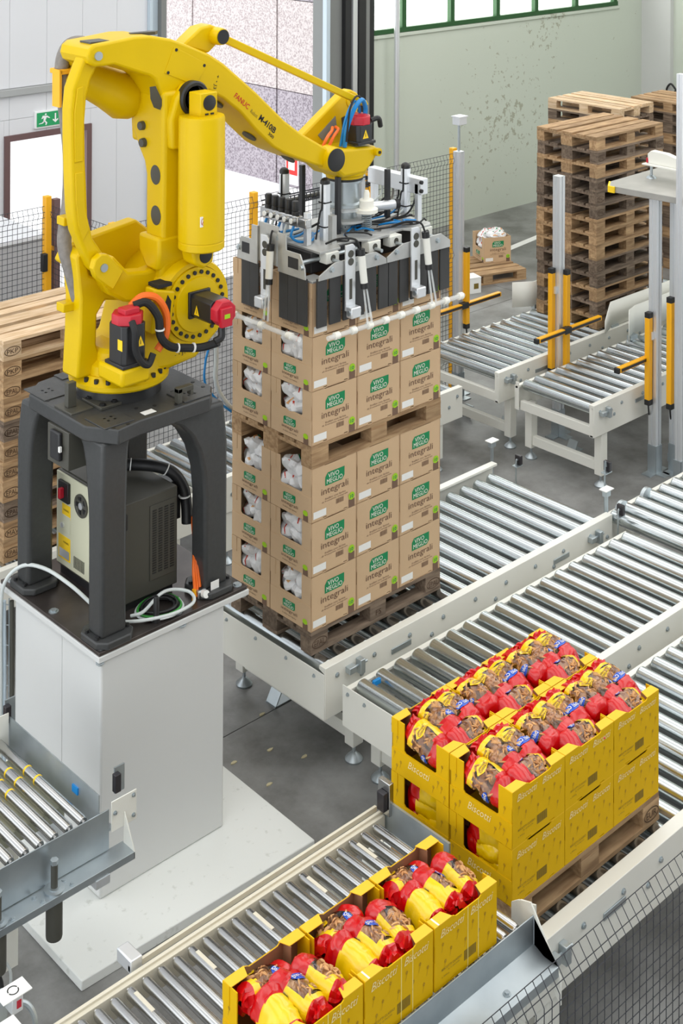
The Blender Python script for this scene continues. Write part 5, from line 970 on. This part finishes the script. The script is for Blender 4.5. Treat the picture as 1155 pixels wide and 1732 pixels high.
# ------------------------------------------------------------------ brown boxes
BH = .344
def open_front(bm, W, h, post, band, th, nb=0.0):
    """front wall of a shelf-ready box: lower band and two corner posts; lies in the plane x=-W/2, wall goes inwards"""
    w = W / 2; pw = W * post
    prism(bm, [(-w, 0), (w, 0), (w, h), (w - pw, h), (w - pw, h * band + .01), (w - pw - .012, h * band), (-w + pw + .012, h * band), (-w + pw, h * band + .01), (-w + pw, h), (-w, h)], -w, -w + th, 'x'); return bm
def brown_box():
    W = .394; w = W / 2; h = BH - .002; r = thing('biscuit_box', 'box', 'box'); th = .005
    b = BM(); box(b, -w + th, w, -w, w, 0, th); box(b, w - th, w, -w, w, th, h); box(b, -w + th, w - th, w - th, w, th, h)
    ob('carton', b, 'card', r, loc=(0, 0, 0), smooth=False)
    X = lambda f: -w + W * f
    side = [(X(0), 0), (X(.24), 0), (X(.25), .012), (X(.33), .012), (X(.34), 0), (X(.70), 0), (X(.71), .012), (X(.79), .012), (X(.80), 0), (X(1), 0), (X(1), h), (X(.78), h), (X(.75), h - .004), (X(.30), h - .004), (X(.27), h), (X(0), h)]
    ob('side_panel', prism(BM(), side, -w, -w + th, 'y'), 'card', r, loc=(0, 0, 0), smooth=False)
    ob('front_panel', open_front(BM(), W, h, .23, .5, th), 'card', r, loc=(0, 0, 0), smooth=False)
    b = BM(); box(b, -w - .003, -w, -w + .001, w - .001, .002, h * .47); ob('front_band', b, 'card', r, loc=(0, 0, 0), smooth=False)
    for y0, y1 in ((-w - .001, -w + .05), (w - .05, w + .001)): ob('corner_tab', box(BM(), -w - .003, -w, y0, y1, h * .72, h + .001), 'card', r, loc=(0, 0, 0), smooth=False)
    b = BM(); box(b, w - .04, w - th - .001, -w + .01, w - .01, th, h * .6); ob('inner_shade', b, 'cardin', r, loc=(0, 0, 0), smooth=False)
    F = lambda f, g, e=.0012: Vector((X(f), -w - e, h * (1 - g)))
    Gf = lambda f, g, e=.0045: Vector((-w - e, w - W * f, h * (1 - g)))
    def quad(P, pts, nm, m, parent=r): return ob(nm, poly([P(*q) for q in pts]), m, parent, loc=(0, 0, 0), smooth=False)
    def word(P, par, s, m, f0, f1, g0, g1, bold=0.0, e=None):
        e = e or (.002 if P is F else .0052); a = P(f0, g1, e); text(par, s, m, a, P(f1, g1, e) - a, P(f0, g0, e) - a, bold=bold, local=True)
    lg = quad(F, [(.295, .40), (.295, .24), (.35, .165), (.725, .165), (.725, .33), (.67, .40)], 'brand_logo', 'green')
    word(F, lg, 'VIVO', 'whiteink', .36, .60, .19, .275); word(F, lg, 'MEGLIO', 'whiteink', .33, .68, .29, .375)
    word(F, r, 'integrali', 'brownink', .21, .81, .43, .59); word(F, r, 'frollini con farina', 'brownink', .29, .75, .625, .66); word(F, r, 'di frumento integrale', 'brownink', .22, .80, .675, .71)
    quad(F, [(.04, .94), (.04, .81), (.32, .81), (.32, .94)], 'address_sticker', 'sticker')
    quad(F, [(.82, 1.0), (.82, .85), (.955, .85), (.955, 1.0)], 'brown_strip', 'brownstrip')
    lf = ob('leaf_badge', poly([F(.885 + .07 * math.cos(i * .524), .79 + .075 * math.sin(i * .524), .0022) for i in range(12)]), 'lime', r, loc=(0, 0, 0), smooth=False); word(F, lf, '10', 'green', .85, .925, .76, .83, .02, .003)
    b = BM()
    for i in range(10): poly([F(.54 + i * .017, .82), F(.54 + i * .017, .73), F(.549 + i * .017, .73), F(.549 + i * .017, .82)], b)
    ob('barcode', b, 'brownink', r, loc=(0, 0, 0), smooth=False, kind='stuff')
    lg = quad(Gf, [(.32, .78), (.32, .66), (.35, .635), (.62, .635), (.62, .755), (.59, .78)], 'brand_logo', 'green')
    word(Gf, lg, 'VIVO', 'whiteink', .38, .54, .645, .70); word(Gf, lg, 'MEGLIO', 'whiteink', .35, .59, .71, .765)
    word(Gf, r, 'integrali', 'brownink', .28, .68, .80, .875); word(Gf, r, 'frollini con farina', 'brownink', .31, .65, .895, .925)
    quad(Gf, [(.81, 1.0), (.81, .885), (.93, .885), (.93, 1.0)], 'brown_strip', 'brownstrip'); ob('leaf_badge', poly([Gf(.865 + .06 * math.cos(i * .524), .85 + .05 * math.sin(i * .524), .005) for i in range(12)]), 'lime', r, loc=(0, 0, 0), smooth=False)
    return r
BBX = brown_box(); _bb = [0]
def put_brown(loc, label, group=None, rz=0.0):
    if _bb[0] == 0: o = BBX; o.location = loc; o.rotation_euler = (0, 0, rz); o['label'] = label
    else: o = dup(BBX, loc, (0, 0, rz), label)
    _bb[0] += 1
    if group: o['group'] = group
    elif 'group' in o: del o['group']
    return o
rb = random.Random(3); nb = 0
cols = {(0, 0): 'corner', (1, 0): 'middle printed', (2, 0): 'farthest printed', (0, 1): 'windowed rear'}
tiers = [('bottom row on the lower pallet', ZR + .144), ('middle row of the lower pallet', ZR + .144 + BH), ('top row of the lower pallet', ZR + .144 + 2 * BH),
         ('bottom row of the upper pallet', ZR + .288 + 3 * BH), ('second row of the upper pallet', ZR + .288 + 4 * BH), ('row held by the gripper', ZR + .288 + 5 * BH)]
for tn, z in tiers:
    for (ix, iy), cn in cols.items():
        cx, cy = .2 + .4 * ix, .2 + .4 * iy
        put_brown((cx, cy, z + .001), f'brown printed carton, {cn} column, {tn}', 'brown biscuit boxes on the pallet stack')
        if ix == 0 and tn != 'row held by the gripper':
            for k, (dy, dz, ry) in enumerate(((-.03, .185, .5), (.07, .205, -.35), (.045, .275, .25), (-.055, .275, -.2))):
                put(WB, nb, (cx - .118 + .012 * (k % 2), cy + dy, z + dz), (ry + rb.uniform(-.4, .4), rb.uniform(-.5, .5), 1.57 + rb.uniform(-.6, .6)),
                    f'white bag {["lowest", "second", "third", "uppermost"][k]} in the {cn} window, {tn}', 'white bags in the box windows'); nb += 1
        elif ix == 0:
            put(WB, nb, (cx - .125, cy + .03, z + .24), (.3, .4, 1.4), f'white foil bag behind the gripper slats at the {cn} window', 'white bags in the box windows'); nb += 1
ca, sa = math.cos(-.43), math.sin(-.43)
bx, by = 8.88, 6.13
put_brown((bx, by, .145), 'open brown carton full of white bags on the floor pallet', rz=-.43)
for k, (dx, dy, dz) in enumerate(((-.12, -.05, .2), (-.10, .06, .24), (-.11, .0, .31), (-.04, -.08, .335), (.03, .05, .335), (.09, -.05, .335), (-.03, .08, .33), (.11, .08, .33))):
    put(WB, k, (bx + dx * ca - dy * sa, by + dx * sa + dy * ca, .145 + dz), (rb.uniform(-.4, .4), rb.uniform(-.4, .4), rb.uniform(0, 3)),
        f'white bag in the open carton on the floor pallet, {["lowest", "above the lowest", "over the rim", "nearest the print", "centre top", "near back top", "far front top", "far back top"][k]}', 'white bags in the open carton')
# ------------------------------------------------------------------ yellow biscuit boxes
YH = .269
def yellow_box():
    W = .394; w = W / 2; h = YH - .002; r = thing('biscuit_box', 'box', 'box'); th = .005; X = lambda f: -w + W * f
    b = BM(); box(b, -w + th, w, -w, w, 0, th); ob('carton', b, 'ycard', r, loc=(0, 0, 0), smooth=False)
    side = [(X(0), 0), (X(.24), 0), (X(.25), .01), (X(.34), .01), (X(.35), 0), (X(.70), 0), (X(.71), .01), (X(.80), .01), (X(.81), 0), (X(1), 0), (X(1), h), (X(.77), h), (X(.74), h - .004), (X(.71), h - .011), (X(.33), h - .011), (X(.30), h - .004), (X(.27), h), (X(0), h)]
    ob('side_panel', prism(BM(), side, -w, -w + th, 'y'), 'ycard', r, loc=(0, 0, 0), smooth=False); ob('side_panel', prism(BM(), side, w - th, w, 'y'), 'ycard', r, loc=(0, 0, 0), smooth=False)
    ob('side_lining', prism(BM(), side, w - th - .0015, w - th, 'y'), 'cardin', r, loc=(0, 0, 0), smooth=False)
    ob('front_panel', open_front(BM(), W, h, .22, .46, th), 'ycard', r, loc=(0, 0, 0), smooth=False)
    bb = open_front(BM(), W, h, .2, .62, th)
    for v in bb.verts: v.co.x = -v.co.x
    ob('back_panel', bb, 'ycard', r, loc=(0, 0, 0), smooth=False)
    b = BM(); box(b, -w - .003, -w, -w + .001, w - .001, .002, h * .45); fb = ob('front_band', b, 'ycard', r, loc=(0, 0, 0), smooth=False)
    for y0, y1 in ((-w - .001, -w + .042), (w - .042, w + .001)): ob('corner_tab', box(BM(), -w - .003, -w, y0, y1, h * .72, h + .001), 'ycard', r, loc=(0, 0, 0), smooth=False)
    for sx in (-1, 1):
        for sy in (-1, 1):
            ob('top_flap', prism(BM(), [(sx * w, sy * w), (sx * (w - .105), sy * w), (sx * (w - .085), sy * (w - .05)), (sx * w, sy * (w - .05))], h, h + .003, 'z'), 'ycard_lit', r, loc=(0, 0, 0), smooth=False)
            ob('corner_lining', box(BM(), min(sx * (w - .085), sx * (w - .08)), max(sx * (w - .085), sx * (w - .08)), min(sy * (w - th), sy * (w - .055)), max(sy * (w - th), sy * (w - .055)), h - .10, h - .001), 'cardin', r, loc=(0, 0, 0), smooth=False)
    F = lambda f, g, e=.0012: Vector((X(f), -w - e, h * (1 - g)))
    Gf = lambda f, g, e=.0045: Vector((-w - e, w - W * f, h * (1 - g)))
    def word(P, par, s, m, f0, f1, g0, g1, shear=0.0, e=None):
        e = e or (.002 if P is F else .0052); a = P(f0, g1, e); text(par, s, m, a, P(f1, g1, e) - a, P(f0, g0, e) - a, shear=shear, local=True)
    word(F, r, 'Biscotti', 'scriptink', .08, .46, .09, .21, .35); word(F, r, 'Biscotti', 'scriptink', .56, .93, .09, .21, .35); word(Gf, fb, 'Biscotti', 'scriptink', .30, .68, .62, .76, .35)
    rs = random.Random(5); b = BM()
    def sprig(P, f, g, e):
        for k in range(7):
            a = k * .9; poly([P(f + .012 * math.cos(a) + .012 * math.cos(a + q) * .6, g + .03 * math.sin(a) * .6 + .018 * math.sin(a + q), e) for q in (0, 2.1, 4.2)], b)
        poly([P(f - .002, g + .02, e), P(f + .003, g + .02, e), P(f - .018, g + .12, e), P(f - .022, g + .12, e)], b)
    for f, g in ((.12, .33), (.25, .48), (.36, .30), (.48, .52), (.6, .33), (.70, .55), (.80, .36), (.92, .5), (.16, .62), (.86, .72)): sprig(F, f, g, .0013)
    ob('printed_sprigs', b, 'sprig', r, loc=(0, 0, 0), smooth=False, kind='stuff'); b = BM()
    for f, g in ((.06, .62), (.17, .74), (.10, .84), (.74, .80), (.82, .66), (.93, .86), (.88, .72)): sprig(Gf, f, g, .0046)
    for f, g in ((.10, .32), (.88, .34)): sprig(Gf, f, g, .0012)
    ob('printed_sprigs', b, 'sprig', r, loc=(0, 0, 0), smooth=False, kind='stuff')
    word(F, r, 'BISCOTTI CLASSICI', 'greyink', .10, .42, .71, .745); word(F, r, 'N. 12 SACCHI', 'greyink', .20, .38, .77, .795); word(F, r, 'e 500 g', 'greyink', .10, .22, .83, .86)
    b = BM()
    for i in range(12): poly([F(.46 + i * .0165, .86), F(.46 + i * .0165, .70), F(.47 + i * .0165, .70), F(.47 + i * .0165, .86)], b)
    ob('barcode', b, 'greyink', r, loc=(0, 0, 0), smooth=False, kind='stuff')
    return r
YB = yellow_box(); _yb = [0]
def put_yellow(loc, label, group, rz=0.0):
    if _yb[0] == 0: o = YB; o.location = loc; o['label'] = label
    else: o = dup(YB, loc, (0, 0, rz), label)
    _yb[0] += 1; o['group'] = group; return o
PX, PY = -.854, -2.357
nr = 0; ry = random.Random(11)
H_ = -math.pi / 2
spots = {0: [(-.135, .0, .19, 1.0, H_), (-.01, .045, .222, .25, H_), (.115, .045, .222, .1, H_), (.04, -.118, .2, -.35, math.pi)],
         1: [(-.122, .045, .222, .2, H_), (.0, .045, .225, -.1, H_), (.122, .045, .222, .15, H_), (.03, -.118, .2, -.35, math.pi)]}
pos5 = ['front left', 'front right', 'middle', 'back left', 'back right']
colsY = {(0, 0): 'nearest corner', (1, 0): 'near middle', (2, 0): 'near far-end', (0, 1): 'rear open-front', (1, 1): 'rear middle', (2, 1): 'rearmost corner'}
for tier in (0, 1):
    for (ix, iy), cn in colsY.items():
        if tier == 0 and iy == 1 and ix > 0: continue
        cx, cy, z = PX + .2 + .4 * ix, PY + .2 + .4 * iy, ZR + .145 + tier * YH
        put_yellow((cx, cy, z), f'yellow printed biscuit box, {cn} place in the {"upper" if tier else "lower"} row on the pallet', 'yellow boxes on the pallet')
        if tier:
            for k, (dx, dy, dz, rx, rz) in enumerate(spots[0] if ix == 0 else spots[1]):
                o = put(RB, nr, (cx + dx, cy + dy, z + dz + .012), (rx + ry.uniform(-.15, .15), (.16 if k < 3 else 0) + ry.uniform(-.05, .05), rz + ry.uniform(-.10, .10)),
                    f'red biscuit bag, {["lengthwise in the front opening" if ix == 0 else "lengthwise first", "lengthwise second", "lengthwise third", "lying crosswise"][k]} in the {cn} box of the pallet', 'biscuit bags in the open pallet boxes'); o.scale = (1.04, 1.06, 1.18); nr += 1
        elif ix == 0:
            for k, (dz, dy) in enumerate(((.06, .0), (.14, .01), (.215, -.01))):
                put(RB, nr, (cx - .11, cy + dy, z + dz), (1.57 + .12 * (k - 1), .05, 1.57 + .05 * k), f'biscuit bag yellow side out, {["lowest", "second", "uppermost"][k]} in the window of the lower {cn} box', 'bags in the lower box windows'); nr += 1
# infeed conveyor with three boxes of bags
ZI = 1.03
cb = [-.0, -.0]
for i, (bx, nm) in enumerate(((-2.262, 'nearest'), (-1.855, 'second'), (-1.448, 'farthest'))):
    yb_ = put_yellow((bx, -2.402, ZI + .001), f'open yellow biscuit box on the grey infeed rollers, {nm} of the three', 'three boxes on the infeed rollers')
    for k, (dx, dy, dz, rx, rz) in enumerate(((-.05, .125, .20, -.35, .06), (-.115, -.045, .205, 1.9, 1.5), (.005, -.04, .225, .65, 1.5), (.122, -.035, .225, .6, 1.62))):
        o = put(RB, nr, (bx + dx, -2.402 + dy, ZI + dz), (rx + ry.uniform(-.2, .2), ry.uniform(-.15, .15), rz + ry.uniform(-.2, .2)),
            f'red biscuit bag {["crosswise along the back wall", "yellow side up by the front opening", "leaning in the middle", "leaning at the far wall", "low at the near wall"][k]} of the {nm} infeed box', 'biscuit bags in the infeed boxes'); o.scale = (1.0, 1.12, 1.15); nr += 1
    for f in (.52, .69):
        xx = -.197 + .394 * f; ob('tape_line', box(BM(), xx - .002, xx + .002, -.1985, -.1972, .004, YH - .014), 'tape', yb_, loc=(0, 0, 0), smooth=False)
    for f in (.13,): ob('tape_line', box(BM(), -.197 + .02, -.197 + .028, -.196, -.15, YH + .0012, YH + .0022), 'whiteink', yb_, loc=(0, 0, 0), smooth=False)
t = thing('roller_conveyor', 'grey infeed conveyor of slim steel rollers carrying three yellow boxes', 'conveyor', (-2.2, -2.1, 0))
ya, yb = -2.59, -1.70; me = roller_mesh(yb - ya, .025, 'steel2', 0)
for x in seq(-3.60, -1.06, .0805):
    rl = ob('roller', me, None, t, loc=Vector((x, (ya + yb) / 2, ZI - .025)) - WL[t.name])
ob('side_rail', prism(BM(), [(-1.68, ZI - .12), (-1.68, ZI - .012), (-1.662, ZI - .012), (-1.662, ZI + .0), (-1.645, ZI + .0), (-1.645, ZI - .12)], -3.7, -1.02, 'x'), 'beige', t, bevel=.002)
ob('guide_rail', box(BM(), -2.50, -1.02, -1.622, -1.608, ZI - .02, ZI + .004), 'beige', t)
b = BM(); box(b, -2.5, -2.44, -1.63, -1.52, ZI - .03, ZI + .03); ob('guide_clamp', b, 'alu', t, bevel=.006)
ob('guard_channel', prism(BM(), [(-2.62, ZI - .13), (-2.62, ZI + .014), (-2.614, ZI + .014), (-2.614, ZI - .11), (-2.68, ZI - .135), (-2.76, ZI - .135), (-2.76, ZI - .18), (-2.754, ZI - .18), (-2.754, ZI - .141), (-2.68, ZI - .141)], -3.7, -1.02, 'x'), 'zinc', t, bevel=.0015)
for x in (-1.3, -2.1): bolt_parts([(x, -2.70, ZI - .135)], (0, 0, 1), t, .012)
ob('guard_end', prism(BM(), [(-2.77, ZI - .18), (-2.77, ZI - .30), (-2.56, ZI - .06), (-2.54, ZI + .04), (-2.60, ZI + .06), (-2.63, ZI + .02)], -1.02, -1.012, 'x'), 'white', t); ob('guard_end', prism(BM(), [(-2.60, ZI - .28), (-2.46, ZI - .28), (-2.46, ZI - .03), (-2.5, ZI + .0), (-2.60, ZI + .03)], -.985, -.977, 'x'), 'white', t)
ob('end_stop', box(BM(), -1.012, -1.0, -2.1, -1.65, ZI - .1, ZI + .06), 'zinc', t); ob('sensor_bracket', box(BM(), -1.03, -1.0, -1.72, -1.64, ZI + .0, ZI + .16), 'steel2', t, bevel=.003)
sb = ob('sensor', box(BM(), -1.06, -1.03, -1.71, -1.66, ZI + .03, ZI + .12), 'eye', t, bevel=.004)
for x in seq(-3.5, -1.1, .322): ob('chain_pad', box(BM(), x - .03, x - .012, -1.87, -1.74, ZI - .03, ZI + .001), 'beige', t, bevel=.002)
for lx in (-3.4, -1.35):
    for ly in (-1.72, -2.56):
        l = ob('leg', box(BM(), lx - .035, lx + .035, ly - .035, ly + .035, .04, ZI - .06), 'white', t); ob('levelling_foot', lathe(BM(), (lx, ly, 0), (0, 0, 1), [(.055, 0), (.05, .015), (.015, .035), (.012, .06)]), 'zinc', l)
ob('cross_beam', box(BM(), -1.5, -1.44, -2.68, -1.66, ZI - .24, ZI - .14), 'white', t); ob('drive_beam', box(BM(), -3.6, -1.06, -2.3, -2.16, ZI - .2, ZI - .07), 'dgrey', t)
# left roller conveyor
ZL = 1.06
t = thing('roller_conveyor', 'galvanised conveyor of banded steel rollers entering from the left edge', 'conveyor', (-2.6, -.3, 0)); ya, yb = -.725, .10
me = roller_mesh(yb - ya, .025, 'steel2', 0); bandm = mesh_of('belt_band', lathe(BM(), (0, 0, 0), (0, 1, 0), [(.0255, -.006), (.0275, -.003), (.0275, .003), (.0255, .006)], 18), M['hazard'])
for i, x in enumerate(seq(-3.2, -2.12, .0805)):
    rl = ob('roller', me, None, t, loc=Vector((x, (ya + yb) / 2, ZL - .025)) - WL[t.name])
    for dy in (.0, -.1): ob('drive_belt', bandm, None, rl, loc=(0, .16 + dy * 1.0 - (i % 2) * .05, 0))
ob('guard_channel', prism(BM(), [(-.75, ZL - .21), (-.75, ZL - .012), (-.744, ZL - .012), (-.744, ZL - .09), (-.738, ZL - .21)], -3.4, -2.02, 'x'), 'zinc', t, bevel=.001)
ob('support_angle', prism(BM(), [(-.845, ZL - .25), (-.845, ZL - .215), (-.74, ZL - .215), (-.74, ZL - .222), (-.837, ZL - .222), (-.837, ZL - .25)], -3.4, -1.93, 'x'), 'zinc', t, bevel=.001)
ob('end_guard', prism(BM(), [(-2.075, ZL - .13), (-2.075, ZL + .075), (-2.069, ZL + .075), (-2.069, ZL - .12), (-1.985, ZL - .12), (-1.985, ZL - .13)], -.74, .12, 'y'), 'zinc', t)
ob('corner_plate', box(BM(), -2.01, -1.86, -.756, -.75, ZL - .13, ZL + .02), 'white', t, bevel=.002); bolt_parts([(-1.88, -.756, ZL + .0), (-1.99, -.756, ZL - .04), (-1.88, -.756, ZL - .10)], (0, -1, 0), t, .007)
ob('gusset', prism(BM(), [(-.756, ZL - .06), (-.845, ZL - .215), (-.845, ZL - .25), (-.75, ZL - .22)], -1.935, -1.93, 'x'), 'white', t)
ob('back_plate', box(BM(), -2.3, -2.08, .115, .121, ZL - .1, ZL + .10), 'white', t)
for x, y, z in ((-1.90, -.66, ZL + .06), (-2.05, .155, ZL + .10)):
    s = ob('sensor_bracket', box(BM(), x - .03, x + .03, y - .004, y + .004, z - .08, z + .05), 'zinc', t); ob('sensor', box(BM(), x - .045, x - .01, y - .035, y - .004, z - .06, z + .03), 'eye', s, bevel=.003)
ob('blue_tag', box(BM(), -2.083, -2.075, -.56, -.51, ZL - .01, ZL + .025), 'blue', t)
for x in (-2.36, -2.66):
    s = ob('lift_sleeve', lathe(BM(), (x, -.795, ZL - .44), (0, 0, 1), [(.038, 0), (.04, .01), (.04, .2), (.038, .21)]), 'dgrey', t); ob('sleeve_collar', lathe(BM(), (x, -.795, ZL - .215), (0, 0, 1), [(.05, 0), (.05, .01), (.03, .012), (.03, .016)]), 'zinc', s); ob('lift_rod', cyl(BM(), (x, -.795, ZL - .23), (x, -.795, ZL - .09), .017), 'dgrey', s); ob('hex_head', cyl(BM(), (x, -.795, ZL - .09), (x, -.795, ZL - .07), .02, n=6), 'zinc', s)
bolt_parts([(-2.28, -.825, ZL - .215), (-2.3, -.78, ZL - .215), (-2.44, -.825, ZL - .215), (-2.46, -.78, ZL - .215), (-2.6, -.825, ZL - .215)], (0, 0, 1), t, .009)
ob('cross_strut', box(BM(), -2.16, -2.08, -.85, .1, ZL - .29, ZL - .25), 'alu', t)
for lx in (-3.3, -2.2):
    for ly in (-.1,): l = ob('leg', box(BM(), lx - .035, lx + .035, ly - .035, ly + .035, .0, ZL - .2), 'white', t)
ob('motor_unit', box(BM(), -2.95, -2.72, -.72, -.5, ZL - .6, ZL - .3), 'motor', t, bevel=.02); ob('cable', tube(BM(), [(-2.72, -.62, ZL - .45), (-2.6, -.7, ZL - .55), (-2.62, -.72, ZL - .72), (-2.75, -.66, ZL - .8)], .012), 'black', t); ob('cable', tube(BM(), [(-2.74, -.66, ZL - .36), (-2.58, -.74, ZL - .48), (-2.55, -.72, ZL - .66)], .007), 'whitehose', t)
ob('belt_bed', box(BM(), -3.3, -2.12, -.5, .0, ZL - .13, ZL - .07), 'cream', t)
# reflector stand bottom left
t = thing('reflector_post', 'bent rod stand with two white round-hole reflector plates at bottom left', 'sensor stand', (-3.1, -1.72, 0))
ob('rod', tube(BM(), [(-2.95, -1.60, .95), (-2.95, -1.60, 1.06), (-2.98, -1.57, 1.12), (-3.05, -1.55, 1.12), (-3.08, -1.55, .95), (-2.95, -1.60, .90)], .012), 'zinc', t); ob('post', box(BM(), -3.10, -3.06, -1.57, -1.53, 0, 1.2), 'zinc', t); ob('base_plate', box(BM(), -3.16, -3.0, -1.60, -1.46, 0, .01), 'zinc', t)
for x, y, z, a in ((-3.05, -1.60, 1.22, .2), (-3.16, -1.72, 1.20, -.3)):
    p = ob('reflector_plate', box(BM(), x - .065, x + .065, y - .04, y + .04, z, z + .006), 'sticker', t, bevel=.002); bm = BM()
    A = []; B = []
    for i in range(24): q = 2 * math.pi * i / 24; A.append(bm.verts.new((x + .024 * math.cos(q), y + .024 * math.sin(q), z + .0072))); B.append(bm.verts.new((x + .019 * math.cos(q), y + .019 * math.sin(q), z + .0072)))
    for i in range(24):
        if i % 12 not in (0,): bm.faces.new((A[i], A[(i + 1) % 24], B[(i + 1) % 24], B[i]))
    ob('round_mark', bm, 'black', p); ob('sensor', box(BM(), x - .02, x + .03, y - .03, y + .03, z - .07, z - .005), 'alu', p, bevel=.004); ob('lens', box(BM(), x + .0, x + .02, y - .032, y - .03, z - .05, z - .02), 'red', p)
